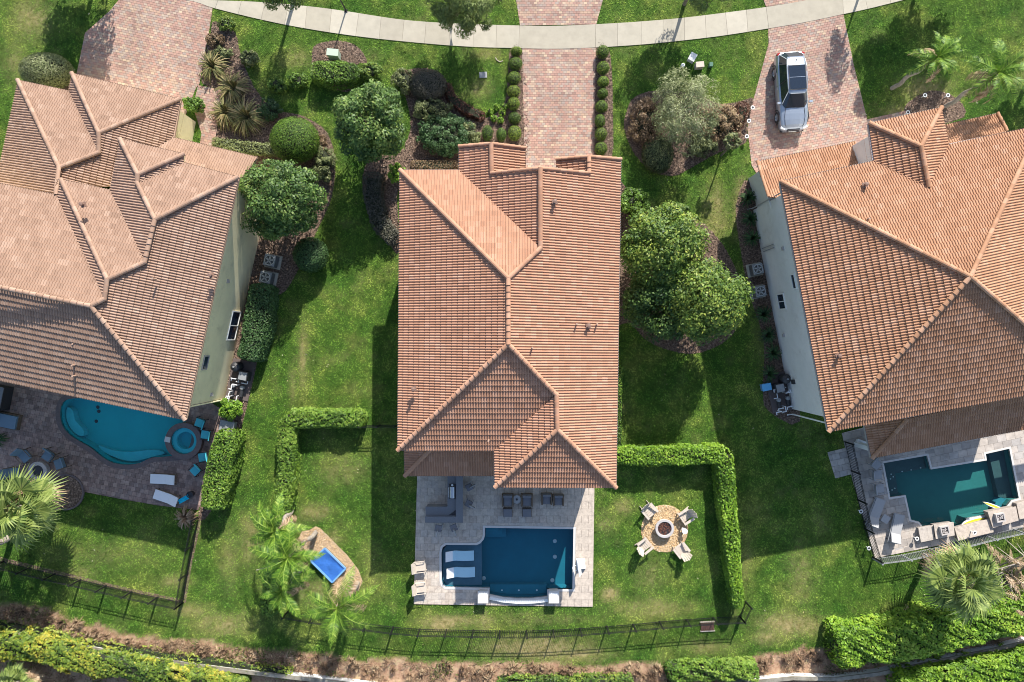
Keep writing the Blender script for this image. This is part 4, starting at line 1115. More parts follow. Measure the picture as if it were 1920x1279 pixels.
def tree(name, label, base_px, crown_px, zc, rxy, rz, n, leaf, m, group=None, clumps=40, clump=0.34, cat='tree', trunk_r=0.16, aspect=0.5, tint_mid=0.5, jag=0.28, fill=0.15, up=0.5):
    b = W(base_px, 0); c = W(crown_px, zc)
    root = tag(empty(name, b), label, cat, group)
    P, N, t, cl = blob_leaves(c, (rxy[0], rxy[1], rz), n, leaf, clump, clumps, tint_mid=tint_mid, jag=jag, fill=fill, up=up)
    link('crown', solo_leaves('crown', P, N, t, leaf, m, b, aspect), root)
    mb = MB(); top = c - np.array([0, 0, rz * 0.45])
    mb.tube([b, b * .6 + top * .4 + np.array([.05, .03, 0]), top], [trunk_r * 1.3, trunk_r, trunk_r * .8], 9)
    mb.build('trunk', M['bark'], root, off=b)
    mb = MB()
    for q in cl[::2]:
        mid = top * .5 + q * .5 + np.array([UI(-.15, .15), UI(-.15, .15), -.1]); mb.tube([top, mid, q], [trunk_r * .45, trunk_r * .28, .015], 5, cap=False)
    mb.build('branches', M['bark'], root, off=b)
    return root

def shrub(label, px, rpx, h, n, leaf, m, name='shrub', cat='shrub', group=None, clump=0.3, nclump=34, smooth=False, aspect=0.5, tint_mid=0.5):
    """px: pixel of its middle at half height; rpx: pixel radii"""
    z = h / 2
    k = SPX * (1 - h * 0.7 / HCAM)
    c = W(px, h * 0.55); b = np.array([c[0], c[1], 0.0]); R = np.array([rpx[0] * k, rpx[1] * k, h * 0.5])
    root = tag(empty(name, b), label, cat, group)
    if smooth:      # clipped to a smooth surface
        e = unit(RNG.normal(size=(n, 3)) + np.array([0, 0, .3])); f = RNG.uniform(0.90, 1.02, n)[:, None]
        P = e * R * f + c; N = unit(e / R * R.mean() + RNG.normal(0, 0.35, (n, 3))); t = np.clip(tint_mid + RNG.normal(0, .2, n), 0, 1)
        P[:, 2] = np.maximum(P[:, 2], 0.03)
    else:
        P, N, t, _ = blob_leaves(c, R, n, leaf, clump, nclump, tint_mid=tint_mid, flat_bottom=-0.35)
    link('foliage', solo_leaves('foliage', P, N, t, leaf, m, b, aspect), root)
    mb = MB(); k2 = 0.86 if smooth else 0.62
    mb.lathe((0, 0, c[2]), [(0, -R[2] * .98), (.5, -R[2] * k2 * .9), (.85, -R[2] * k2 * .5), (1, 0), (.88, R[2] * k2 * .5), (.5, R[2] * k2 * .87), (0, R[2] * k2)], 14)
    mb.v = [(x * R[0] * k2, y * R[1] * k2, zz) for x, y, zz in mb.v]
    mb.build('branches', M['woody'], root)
    return root

def hedge(label, pts, wpx, h, dens, leaf, m, name='hedge', cat='hedge', group=None, rough=0.10, aspect=0.5, tint_mid=0.5, zref=None):
    """clipped hedge along pixel polyline (pixels of its top centre line); wpx width or list of widths"""
    zr = h if zref is None else zref
    L = [W2(p, zr) for p in pts]; ws = wpx if hasattr(wpx, '__len__') else [wpx] * len(pts)
    ws = [w * SPX * (1 - zr / HCAM) for w in ws]
    cum = [0]
    for a, b in zip(L[:-1], L[1:]): cum.append(cum[-1] + np.linalg.norm(b - a))
    T = cum[-1]; Lx = np.array([p[0] for p in L]); Ly = np.array([p[1] for p in L])
    area = T * (np.mean(ws) + 2 * h) + np.mean(ws) * h * 2; n = int(area * dens)
    ee = min(.35, min(ws) * .4); s = RNG.uniform(-ee, T + ee, n); sc = np.clip(s, 0, T)
    x = np.interp(sc, cum, Lx); y = np.interp(sc, cum, Ly); w = np.interp(sc, cum, ws)
    e = 0.05; dx = np.interp(np.clip(sc + e, 0, T), cum, Lx) - np.interp(np.clip(sc - e, 0, T), cum, Lx); dy = np.interp(np.clip(sc + e, 0, T), cum, Ly) - np.interp(np.clip(sc - e, 0, T), cum, Ly)
    D = unit(np.stack([dx, dy, 0 * dx], 1)); S = np.stack([-D[:, 1], D[:, 0], 0 * dx], 1)
    # superellipse cross-section
    per = RNG.uniform(0, 1, n); wm = np.mean(ws); tot = wm + 2 * h
    a = per * tot
    side = np.where(a < h, -1.0, np.where(a > h + wm, 1.0, 0)); off = np.where(side == 0, (a - h) / wm * 2 - 1, side)
    z = np.where(side == 0, 1.0, np.where(side < 0, a / h, (tot - a) / h))
    rr = np.maximum(np.abs(off) ** 5 + np.abs(z * 1.0) ** 8, 1e-6) ** (1 / 6.0)
    off = off / np.maximum(rr, 1); zz = z / np.maximum(rr, 1)
    bump = (vnoise(x + off, y + zz * 2, 1.3, 7) - .5) * 2 * rough + (vnoise(x * 1.0 + off * 2, y + zz * 3, 3.5, 8) - .5) * rough * 1.3
    nrm = S * (side * 0.9 + off * .25)[:, None] + np.array([0, 0, 1.0]) * np.where(side == 0, 1.0, .35)[:, None]
    over = np.where(s < 0, s, np.where(s > T, s - T, 0)); kk = np.sqrt(np.clip(1 - (over / ee) ** 2, .02, 1)); off = off * kk; zz = zz * (.35 + .65 * kk)
    P = np.stack([x, y, zz * h], 1) + S * (off * w / 2)[:, None] + D * over[:, None] + unit(nrm) * (bump + RNG.uniform(-.10, .03, n))[:, None]
    P[:, 2] = np.maximum(P[:, 2], .03)
    N = unit(nrm + RNG.normal(0, .5, (n, 3)) + np.array([0, 0, .25]))
    t = np.clip(tint_mid + (vnoise(x, y, .8, 9) - .5) * .4 + bump * 1.2 + RNG.normal(0, .17, n), 0, 1)
    b = np.array([Lx.mean(), Ly.mean(), 0.0])
    root = tag(empty(name, b), label, cat, group)
    link('foliage', solo_leaves('foliage', P, N, t, leaf, m, b, aspect), root)
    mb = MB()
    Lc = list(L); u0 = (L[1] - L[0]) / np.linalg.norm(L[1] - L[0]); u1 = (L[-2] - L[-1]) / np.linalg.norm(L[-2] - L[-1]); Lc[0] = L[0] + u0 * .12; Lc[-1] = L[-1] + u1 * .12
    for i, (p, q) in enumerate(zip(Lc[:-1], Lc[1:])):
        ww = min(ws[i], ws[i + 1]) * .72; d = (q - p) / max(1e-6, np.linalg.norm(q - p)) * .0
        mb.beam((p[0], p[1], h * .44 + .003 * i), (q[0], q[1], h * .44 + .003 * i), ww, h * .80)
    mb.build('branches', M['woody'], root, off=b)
    return root

# ---- palms
def frond_feather(L=2.4, droop=0.9, n=34, wid=0.55, lift=0.5, seed=0):
    r = random.Random(seed); mb = MB(); pts = []
    for i in range(n + 1):
        s = i / n; pts.append(Vector((L * s * (1 - .12 * s), 0, lift * math.sin(s * 1.9) * .9 - droop * s ** 2.2)))
    mb.tube(pts[::4] + [pts[-1]], [0.035 * (1 - .75 * k / (n / 4 + 1)) for k in range(len(pts[::4]) + 1)], 4, tint=.75, cap=False)
    for i in range(3, n):
        s = i / n; ll = wid * math.sin(math.pi * min(1, .12 + .9 * s)) ** .6 * (1.15 - .5 * s)
        tg = (pts[i + 1] - pts[i - 1]).normalized()
        for sd in (-1, 1):
            d = Vector((.55, sd * .9, -.25 + r.uniform(-.25, .25))).normalized(); w = .055
            a = pts[i]; q = a + d * ll + Vector((0, 0, -.12 * ll)); m_ = a + d * ll * .55
            mb.poly([a - tg * w * .4, m_ - tg * w * .5, q, m_ + tg * w * .5, a + tg * w * .4], min(1, max(0, r.gauss(.5, .2))))
    return mb

def frond_fan(pet=0.9, R=0.85, n=26, seed=0, dry=False):
    r = random.Random(seed); mb = MB()
    tip = Vector((pet, 0, .25 * pet - (0.6 if dry else .05)))
    mb.tube([(0, 0, 0), (pet * .5, 0, .2 * pet), tip], [.03, .022, .015], 4, tint=.8, cap=False)
    for k in range(n):
        a = math.radians(-125 + 250 * k / (n - 1)); ln = R * (1 - .25 * abs(a) / 2.2) * r.uniform(.9, 1.08)
        d = Vector((math.cos(a), math.sin(a), .0)); sd = Vector((-math.sin(a), math.cos(a), 0)); w = .06
        dz = .10 * math.cos(a)
        m1 = tip + d * ln * .55 + Vector((0, 0, dz)); e = tip + d * ln + Vector((0, 0, dz - r.uniform(.12, .4) * ln))
        mb.poly([tip, m1 - sd * w, e, m1 + sd * w], min(1, max(0, r.gauss(.5, .2))))
    return mb

def palm(label, base_px, h, kind, nfr, L, m, name='palm_tree', group=None, crown_px=None, trunk_r=.14, spread=1.0, name_part='frond', dry_n=5, sparse=1.0, arcs=None, tone=.5):
    b = W(base_px, 0); root = tag(empty(name, b), label, 'palm tree', group)
    top = W(crown_px, h) if crown_px is not None else np.array([b[0], b[1], h])
    mb = MB(); k = 12; pts = [b + (top - b) * (i / k) ** 1.0 + np.array([0.06 * math.sin(i), .05 * math.cos(i * 1.3), 0]) * (0 < i < k) for i in range(k + 1)]
    mb.tube(pts, [trunk_r * (1.25 - .35 * i / k + (.06 if i % 2 else 0)) for i in range(k + 1)], 10)
    mb.build('trunk', M['palm_bark'], root, off=b)
    datas = []
    for v in range(3):
        fb = frond_feather(L * (1, .88, 1.08)[v], droop=L * .38, n=30, wid=L * .21, seed=v) if kind == 'feather' else frond_fan(L * .48, L * .55, 26, seed=v)
        o = fb.build(name_part, m, root); datas.append(o.data); KIDS[root.name].remove(o); bpy.data.objects.remove(o)
    for i in range(nfr):
        o = link(name_part, datas[i % 3], root)
        ring = i / nfr; az = i * 2.39996 + UI(-.25, .25)
        if arcs: az = math.radians(arcs[i % len(arcs)] + UI(-18, 18))
        el = math.radians(58 - 78 * ring ** .8) if kind == 'feather' else math.radians(66 - 96 * ring)
        s = UI(.85, 1.1) * (0.8 + .25 * min(1, ring * 2))
        o.location = tuple(top - b); o.rotation_euler = (UI(-.35, .35), -el, az); o.scale = (s, s, s)
    for i in range(dry_n):
        o = link('dry_frond', datas[0].copy(), root); o.data.materials.clear(); o.data.materials.append(M['dry_frond']); o.location = tuple(top - b + np.array([0, 0, -.15])); o.rotation_euler = (UI(-.5, .5), math.radians(UI(35, 65)), UI(0, 6.28))
    return root

def blades_plant(label, px, rpx, m, n=110, h=0.8, name='ornamental_grass', cat='plant', group=None, wid=0.06):
    b = W(px, 0); R = rpx * SPX; V = []; T = []
    for i in range(n):
        az = UI(0, 6.283); ln = R * UI(.6, 1.1); up = h * UI(.5, 1.0); t = min(1, max(0, random.gauss(.5, .25)))
        d = np.array([math.cos(az), math.sin(az), 0]); s = np.array([-d[1], d[0], 0]) * wid / 2; prev = None
        pts = [np.array([0, 0, 0]) + d * .04, d * ln * .35 + np.array([0, 0, up * .85]), d * ln * .75 + np.array([0, 0, up * .8]), d * ln + np.array([0, 0, up * .35])]
        ww = [1, 1, .7, .08]
        for (p, a), (q, c) in zip(zip(pts[:-1], ww[:-1]), zip(pts[1:], ww[1:])):
            V += [p - s * a, p + s * a, q + s * c, q - s * c]; T.append(t)
    me = fast_mesh('blades', np.array(V), 4, m, T)
    o = tag(bpy.data.objects.new(name, me), label, cat, group); COL.objects.link(o); o.location = tuple(b)
    return o

# ---- the big trees
tree('round_tree', 'round broadleaf tree in the lawn above the left gap, beside the clipped box hedge', (705, 245), (694, 228), 3.2, (2.35, 2.3), 2.3, 15000, .165, M['leaf_magnolia'], jag=.27, clumps=64, clump=.28)
tree('round_tree', 'large round broadleaf tree at the north east corner of the left house', (545, 395), (527, 374), 3.2, (2.6, 2.3), 2.4, 17000, .165, M['leaf_magnolia'], jag=.27, clumps=70, clump=.28)
tree('round_tree', 'broad tree touching the east side of the middle house roof', (1215, 470), (1240, 463), 3.4, (2.45, 2.35), 2.4, 19000, .165, M['leaf_yellow'], tint_mid=.54, clump=.35, clumps=90, jag=.24)
tree('round_tree', 'broad yellow green tree nearest the air conditioners of the right house', (1290, 555), (1322, 562), 3.6, (2.35, 2.5), 2.5, 20000, .165, M['leaf_yellow'], tint_mid=.6, clump=.35, clumps=90, jag=.24)
tree('round_tree', 'lower darker tree between the two broad trees, nearest the house wall', (1225, 560), (1242, 566), 2.4, (2.2, 2.2), 1.9, 15000, .165, M['leaf_magnolia'], tint_mid=.42, clump=.36, clumps=70)
tree('feathery_tree', 'pale grey green feathery tree in the island bed beside the car driveway', (1270, 240), (1282, 205), 2.6, (1.95, 2.2), 1.5, 11000, .17, M['leaf_grey'], clump=.36, aspect=.22, tint_mid=.55, jag=.4, trunk_r=.09, fill=.25)
tree('verge_tree', 'light green verge tree hanging over the sidewalk left of the centre driveway', (845, 48), (870, -8), 3.2, (2.0, 2.1), 1.3, 13000, .20, M['leaf_verge'], clump=.34, aspect=.24, jag=.45, trunk_r=.1, fill=.2, group=None)
tree('verge_tree', 'verge tree with sparse twigs over the sidewalk at the upper left', (552, 2), (508, -62), 4.4, (2.2, 2.1), 1.3, 13000, .20, M['leaf_verge'], clump=.32, aspect=.24, jag=.5, trunk_r=.1)
tree('verge_tree', 'verge tree in a mulch ring right of the centre driveway', (1283, 8), (1314, -58), 3.8, (2.1, 2.1), 1.3, 11000, .20, M['leaf_verge'], clump=.32, aspect=.24, jag=.5, trunk_r=.1)
tree('verge_tree', 'tall verge tree at the top edge right of the car driveway', (1725, -50), (1806, -112), 4.0, (2.7, 2.6), 1.5, 13000, .24, M['leaf_verge'], clump=.30, aspect=.26, jag=.5, trunk_r=.12)
tree('verge_tree', 'slim verge tree at the top edge above the car driveway', (1622, -45), (1674, -100), 3.6, (.55, 1.4), .8, 1300, .22, M['leaf_verge'], clump=.34, aspect=.26, jag=.5, trunk_r=.08)
tree('shade_tree', 'shade tree beyond the top edge at the upper left corner', (195, -110), (118, -170), 4.5, (2.6, 2.6), 1.8, 8000, .24, M['leaf_magnolia'])
tree('shade_tree', 'shade tree beyond the right edge beside the entry of the right house', (1955, 75), (2020, 45), 3.5, (1.3, 1.3), 1.2, 3500, .2, M['leaf_magnolia'])
tree('small_tree', 'small bare stemmed tree below the island bed beside the right driveway', (1352, 292), (1372, 270), 2.4, (.55, .6), .55, 420, .15, M['leaf_olive'], clumps=10, trunk_r=.05)

# ---- round and clipped shrubs
shrub('big round grey green shrub at the top left corner of the left garage roof', (88, 134), (49, 34), 2.0, 9000, .09, M['leaf_grey'], smooth=True, name='round_shrub', tint_mid=.5)
shrub('big clipped round shrub with bright green top beside the curved bed', (553, 263), (46, 43), 2.2, 11000, .085, M['leaf_hedge'], smooth=True, name='round_shrub')
shrub('blue green round shrub below the big tree, beside the left air conditioners', (583, 478), (33, 33), 1.7, 5500, .10, M['leaf_dark'], smooth=True, name='round_shrub', tint_mid=.7)
shrub('bright green round shrub at the east wall of the middle house', (1189, 382), (28, 29), 1.7, 4500, .12, M['leaf_hedge'], name='round_shrub')
shrub('green shrub at the top of the east bed above the broad trees', (1268, 402), (30, 20), 1.3, 3600, .12, M['leaf_yellow'])
shrub('dark purple green mound in the front bed beside the red shrubs', (803, 160), (35, 30), 1.2, 5200, .09, M['leaf_purple'], smooth=True)
shrub('olive mound left of the dark purple green mound', (757, 152), (26, 24), .9, 2600, .11, M['leaf_olive'])
shrub('small olive bush between the round tree and the box bed', (692, 134), (24, 17), .8, 2000, .11, M['leaf_yellow'])
shrub('grey green shrub mass in the front bed, upper lobe', (810, 205), (40, 22), .9, 3800, .10, M['leaf_olive'], nclump=50)
shrub('large green shrub mass in the front bed nearest the middle house', (836, 252), (58, 46), 1.1, 9500, .11, M['leaf_dark'], nclump=110, clump=.2, tint_mid=.62)
shrub('pale green shrub at the house end of the front bed', (880, 253), (24, 20), 1.0, 2400, .11, M['leaf_olive'])
shrub('bright shrub at the north west corner of the middle house', (744, 325), (16, 20), 1.1, 1900, .11, M['leaf_lime'])
shrub('green shrub beside the lower left garage wall', (362, 198), (23, 15), .9, 2200, .11, M['leaf_hedge'])
shrub('yellow green shrub behind the big clipped round shrub', (606, 305), (22, 38), .9, 3400, .11, M['leaf_olive'])
shrub('brownish shrub in the curved bed next to the left big tree', (595, 270), (18, 22), .7, 1800, .11, M['leaf_brown'])
shrub('green shrub beside the pool equipment of the left house', (433, 765), (23, 22), 1.2, 3400, .12, M['leaf_lime'])
shrub('brown leaved round shrub at the left of the island bed', (1212, 232), (34, 50), 1.2, 5600, .10, M['leaf_brown'], nclump=60, tint_mid=.35)
shrub('grey brown round shrub at the bottom of the island bed', (1233, 290), (30, 36), 1.2, 4400, .10, M['leaf_olive'], smooth=True, tint_mid=.3)
shrub('copper coloured shrub at the right of the island bed', (1350, 232), (44, 36), 1.2, 5200, .12, M['leaf_brown'], nclump=60, tint_mid=.6)
shrub('green shrub low in the island bed', (1318, 272), (28, 22), .9, 2400, .12, M['leaf_olive'])
for i, (u, v, rx, ry, mm) in enumerate(((468, 112, 20, 16, 'leaf_olive'), (520, 160, 20, 16, 'leaf_hedge'), (505, 205, 28, 22, 'leaf_dark'), (560, 150, 20, 18, 'leaf_hedge'))):
    shrub(('dark low shrub in the shade nearest the sidewalk, above the flax plants', 'dark low shrub left of the clipped box hedge, upper one', 'dark low shrub between the flax plants and the big clipped round shrub', 'dark low shrub touching the left end of the box hedge')[i], (u, v), (rx, ry), .6, 1800, .11, M[mm], name='low_shrub')
for i, (u, v) in enumerate(((405, 75), (420, 100), (425, 45))):
    shrub(('brownish low shrub at the right edge of the left driveway, middle one', 'brownish low shrub at the right edge of the left driveway, lowest one', 'brownish low shrub at the right edge of the left driveway, nearest the sidewalk')[i], (u, v), (18, 14), .5, 1200, .10, M[('leaf_brown', 'leaf_olive', 'leaf_yellow')[i]], name='low_shrub')

# clipped ball rows along the centre driveway
for side, rows in (('left', [(968, 97, 11, 9, .55), (967, 120, 13, 13, .35), (964, 147, 13, 13, .4), (963, 172, 13, 12, .7), (963, 195, 12, 13, .6), (965, 222, 12, 12, .15), (965, 250, 13, 15, .65)]),
                   ('right', [(1130, 98, 12, 13, .35), (1131, 128, 12, 13, .45), (1131, 154, 11, 11, .5), (1130, 176, 10, 10, .25), (1128, 200, 12, 12, .35), (1125, 227, 10, 13, .3), (1127, 252, 12, 13, .5), (1127, 279, 12, 13, .45)])):
    names = ['nearest the sidewalk', 'second from the sidewalk', 'third from the sidewalk', 'fourth from the sidewalk', 'fifth from the sidewalk', 'sixth from the sidewalk', 'seventh from the sidewalk', 'eighth and last']
    for i, (u, v, rx, ry, tm) in enumerate(rows):
        shrub('clipped ball shrub %s of the centre driveway, %s' % (side, names[i]), (u, v), (rx, ry), .75, 1500, .05, M['leaf_ball'], name='ball_shrub', group='clipped ball shrubs lining the centre driveway', smooth=True, tint_mid=tm)
for i, (u, v, rx, ry) in enumerate(((914, 250, 11, 15), (940, 253, 10, 13))):
    shrub(('larger oval clipped shrub above the left garage gable', 'smaller oval clipped shrub between the larger oval and the driveway row')[i], (u, v), (rx, ry), .8, 1500, .05, M['leaf_hedge'], name='oval_shrub', smooth=True, tint_mid=.4)
for i, (u, v) in enumerate(((919, 208), (931, 200), (942, 212), (926, 222), (938, 226), (946, 200))):
    shrub('leafy seedling in the mulch left of the ball row, %s' % ('far left one', 'top one', 'right one', 'lowest left one', 'lowest right one', 'topmost near the balls')[i] + '', (u, v), (7, 7), .3, 260, .08, M['leaf_lime'], name='seedling', cat='seedling', group='seedlings in the front bed')

# ---- hedges
M['leaf_bougain'] = leafmat('yellow_hedge_leaf', [(0.03, 0.07, 0.012), (0.09, 0.155, 0.02), (0.19, 0.26, 0.03), (0.44, 0.38, 0.05)])
hedge('L shaped clipped hedge around the lawn left of the middle house', [(672, 786), (600, 787), (546, 786), (534, 800), (534, 870), (527, 950), (516, 1020), (500, 1150)], [30, 32, 34, 32, 34, 36, 34, 28], 1.35, 330, .15, M['leaf_hedge'], tint_mid=.62)
hedge('L shaped bright clipped hedge around the fire pit lawn', [(1160, 857), (1260, 856), (1360, 856), (1364, 900), (1373, 1010), (1386, 1138)], [32, 34, 34, 31, 32, 20], 1.45, 330, .15, M['leaf_lime'], tint_mid=.5)
hedge('thin low hedge strip along the east wall of the middle house', [(1162, 690), (1161, 838)], 10, 1.0, 380, .10, M['leaf_hedge'])
hedge('dark clipped hedge against the east wall of the left house', [(486, 540), (478, 600), (462, 668)], [40, 48, 44], 1.7, 330, .12, M['leaf_dark'], tint_mid=.6)
hedge('thick hedge beside the teal chairs of the left pool deck', [(421, 818), (408, 880), (394, 950)], [44, 52, 44], 1.7, 320, .14, M['leaf_hedge'], tint_mid=.62)
hedge('clipped box hedge in front of the green utility box', [(588, 130), (625, 134), (662, 132)], [34, 46, 34], 1.2, 340, .11, M['leaf_hedge'], tint_mid=.45)
hedge('yellowish low hedge above the entry roof of the left house', [(402, 268), (460, 276), (515, 280)], [20, 22, 20], .7, 330, .11, M['leaf_olive'], tint_mid=.6)
hedge('dark red curved hedge in the front bed', [(838, 160), (846, 182), (868, 200), (903, 216)], [14, 18, 20, 18], .5, 420, .09, M['leaf_red'])
hedge('dark purple low hedge curving along the north west wall of the middle house', [(700, 330), (697, 370), (709, 415), (738, 446)], [34, 36, 34, 30], .8, 330, .10, M['leaf_purple'], tint_mid=.55)
hedge('brown low hedge strip above the north west roof edge of the middle house', [(775, 308), (852, 308)], 18, .6, 330, .09, M['leaf_brown'], tint_mid=.4)
hedge('dark red hedge beside the path lights of the right driveway', [(1396, 196), (1388, 225), (1374, 258)], [20, 22, 20], .6, 380, .10, M['leaf_red'])
hedge('long yellow green hedge outside the wall at the bottom left', [(-40, 1212), (60, 1226), (180, 1252), (300, 1274), (440, 1302)], [34, 34, 34, 36, 38], 1.8, 260, .17, M['leaf_bougain'], rough=.28, tint_mid=.52)
hedge('short green hedge at the bottom edge right of the centre', [(1262, 1266), (1340, 1262), (1416, 1264)], [26, 32, 26], 1.2, 300, .15, M['leaf_hedge'], rough=.22)
hedge('massive bright green hedge at the lower right below the palms', [(1580, 1220), (1660, 1214), (1760, 1192), (1860, 1172), (1960, 1150)], [70, 74, 76, 70, 66], 2.1, 260, .17, M['leaf_lime'], rough=.22)
hedge('bright green hedge filling the lower right corner', [(1700, 1302), (1800, 1282), (1900, 1262), (1990, 1245)], [60, 56, 54, 54], 1.8, 260, .17, M['leaf_lime'], rough=.2)
hedge('shrubby yellow hedge at the bottom edge centre', [(940, 1292), (1060, 1290), (1180, 1288)], 30, .9, 260, .14, M['leaf_yellow'], rough=.2)

# ---- flax and grasses
for i, (u, v, r, hh) in enumerate(((403, 128, 34, .8), (440, 168, 38, .9), (428, 213, 36, .8), (466, 222, 42, .9))):
    blades_plant(('spiky flax plant touching the left driveway', 'spiky flax plant above the pair of flax plants', 'spiky flax plant beside the entry path', 'largest spiky flax plant, right of the pair')[i], (u, v), r, M['flax'], 130, hh, 'flax_plant', group='spiky flax plants by the left entry path')
blades_plant('dry drooping plant at the corner of the left lawn below the thick hedge', (352, 968), 24, M['dry_frond'], 90, .7, 'dry_plant')
for i, (u, v) in enumerate(((1400, 372), (1404, 412), (1408, 448), (1428, 590), (1437, 628), (1446, 662), (1440, 700))):
    blades_plant('dark strappy plant by the right house wall, %s' % ('nearest the garage roof', 'second from the garage roof', 'third from the garage roof', 'first below the air conditioners', 'second below the air conditioners', 'third below the air conditioners', 'above the pool pumps')[i], (u, v), 20, M['leaf_dark'], 60, .6, 'strappy_plant', group='strappy plants along the right house wall')

# ---- palms
palm('slim feather palm leaning beside the upper right lawn, nearer the driveway', (1672, 166), 5.0, 'feather', 13, 1.9, M['palm'], crown_px=(1757, 108), group='feather palms in the upper right lawn', trunk_r=.11)
palm('slim feather palm above the entry roof of the right house', (1772, 200), 5.0, 'feather', 14, 2.3, M['palm'], crown_px=(1872, 136), group='feather palms in the upper right lawn', trunk_r=.11)
palm('feather palm over the left hedge, highest in the photo of the group', (548, 955), 4.6, 'feather', 15, 2.1, M['palm'], crown_px=(517, 996), group='feather palms beside the blue tarp', trunk_r=.11)
palm('feather palm left of the blue tarp, its trunk rooted at the chip bed top', (592, 998), 5.2, 'feather', 16, 2.4, M['palm'], crown_px=(540, 1046), group='feather palms beside the blue tarp', trunk_r=.12)
palm('feather palm with fronds over the lower left hedge end', (566, 1062), 4.6, 'feather', 13, 2.0, M['palm'], crown_px=(530, 1108), group='feather palms beside the blue tarp', trunk_r=.11)
palm('feather palm rooted at the lower end of the wood chip bed', (671, 1092), 5.0, 'feather', 14, 2.6, M['palm'], crown_px=(632, 1140), group='feather palms beside the blue tarp', trunk_r=.12)
palm('fan palm rooted in the round mulch planter of the left deck', (117, 925), 4.3, 'fan', 19, 2.5, M['fan_palm'], crown_px=(36, 953), trunk_r=.16)
palm('fan palm with a thick leaning trunk below the right pool', (1733, 1042), 4.4, 'fan', 24, 2.4, M['fan_palm'], crown_px=(1806, 1086), trunk_r=.17)
palm('fan palm beyond the left edge beside the fenced lawn', (22, 1005), 4.2, 'fan', 16, 2.2, M['fan_palm'], crown_px=(-72, 1052), trunk_r=.16)
palm('low fan palm at the bottom left corner outside the hedge', (40, 1268), 1.6, 'fan', 16, 1.5, M['fan_palm'], crown_px=(30, 1283), trunk_r=.14)

# dried palm heap at the right
def dry_heap():
    b = W((1880, 1075)); root = tag(empty('dead_palm', b), 'tangle of dead brown palm fronds right of the fan palm', 'dead palm')
    datas = []
    for v in range(3):
        o = frond_feather(2.2 + .3 * v, droop=1.1, n=26, wid=.34, lift=.7, seed=20 + v).build('dry_frond', M['dry_frond'], root); datas.append(o.data); KIDS[root.name].remove(o); bpy.data.objects.remove(o)
    for i in range(60):
        o = link('dry_frond', datas[i % 3], root); p = W((1892 + UI(-50, 45), 1082 + UI(-45, 40)), 0) - b
        o.location = (p[0], p[1], UI(.5, 1.7)); o.rotation_euler = (UI(-1.2, 1.2), math.radians(UI(-35, 30)), UI(0, 6.28)); s = UI(.55, 1.05); o.scale = (s, s, s)
    mb = MB()
    for i in range(16):
        az = UI(0, 6.28); p0 = np.array([UI(-.6, .6), UI(-.6, .6), .2]); p1 = p0 + np.array([math.cos(az) * 1.2, math.sin(az) * 1.2, UI(.8, 1.6)]); p2 = p0 + np.array([math.cos(az + .5) * 2.2, math.sin(az + .5) * 2.0, UI(.3, 1.2)])
        mb.tube([p0, p1, p2], [.06, .045, .015], 5)
    mb.build('branches', M['palm_bark'], root)
dry_heap()
for i, (u, v, r) in enumerate(((1700, 1158, 26), (1727, 1166, 22), (1752, 1162, 22))):
    blades_plant(('dry clump at the foot of the palm shadow, leftmost', 'dry clump at the foot of the palm shadow, middle', 'dry clump beside the massive hedge, rightmost')[i], (u, v), r, M['dry_frond'], 70, .5, 'dry_clump', group='dry clumps above the massive hedge')

# ---- ground cover: grass, mulch chips, straw
EXC = [G(p) for p in (DRIVE_C, APRON_C, APRON_R, DRIVE_R, DRIVE_L, PATH_L, PATH_R, DECK_C, DECK_R, PAD_R, DECK_L, CHIPBED, FIREBED)] + [G(p) for p in BEDS.values()]
SWP = [tuple(W2(p)) for p in SW_TOP] + [tuple(W2(p)) for p in SW_BOT[::-1]]
HOUSEP = [G([(775, 365), (1130, 340), (1125, 880), (775, 815)]), G([(-100, 380), (505, 385), (410, 760), (-100, 700)]), G([(1400, 335), (1980, 250), (1980, 760), (1492, 775)])]
def grass():
    n = 800000
    x = RNG.uniform(-35.5, 35.5, n); y = RNG.uniform(-24, 24, n)
    ok = np.ones(n, bool)
    for e in EXC + [SWP] + HOUSEP: ok &= ~pip(e, x, y)
    dirt = dirtness(x, y); ok &= (RNG.uniform(0, 1, n) > dirt * .93)
    x = x[ok]; y = y[ok]; dirt = dirt[ok]; n = len(x); dry = dryness(x, y)
    az = RNG.uniform(0, 2 * np.pi, n); L = RNG.uniform(.06, .14, n); w = RNG.uniform(.012, .024, n); hz = RNG.uniform(.02, .07, n)
    dx, dy = np.cos(az), np.sin(az)
    V = np.zeros((n, 3, 3)); V[:, 0] = np.stack([x - dy * w, y + dx * w, 0 * x + .002], 1); V[:, 1] = np.stack([x + dy * w, y - dx * w, 0 * x + .002], 1); V[:, 2] = np.stack([x + dx * L, y + dy * L, hz], 1)
    t = np.clip(.46 + (vnoise(x, y, 1.3, 11) - .5) * .35 + (vnoise(x, y, 3.1, 12) - .5) * .5 + (vnoise(x, y, 9.0, 13) - .5) * .8 + RNG.normal(0, .18, n) + .07 * np.sin((x * .5 + y * .87) * 5.2) * (vnoise(x, y, .2, 15) > .45), 0, 1)
    me = fast_mesh('grass', V.reshape(-1, 3), 3, M['blades'], t, {'dry': np.clip(dry + RNG.normal(0, .06, n), 0, 1), 'dirt': dirt * .3})
    tag(link('grass', me), kind='stuff')
grass()

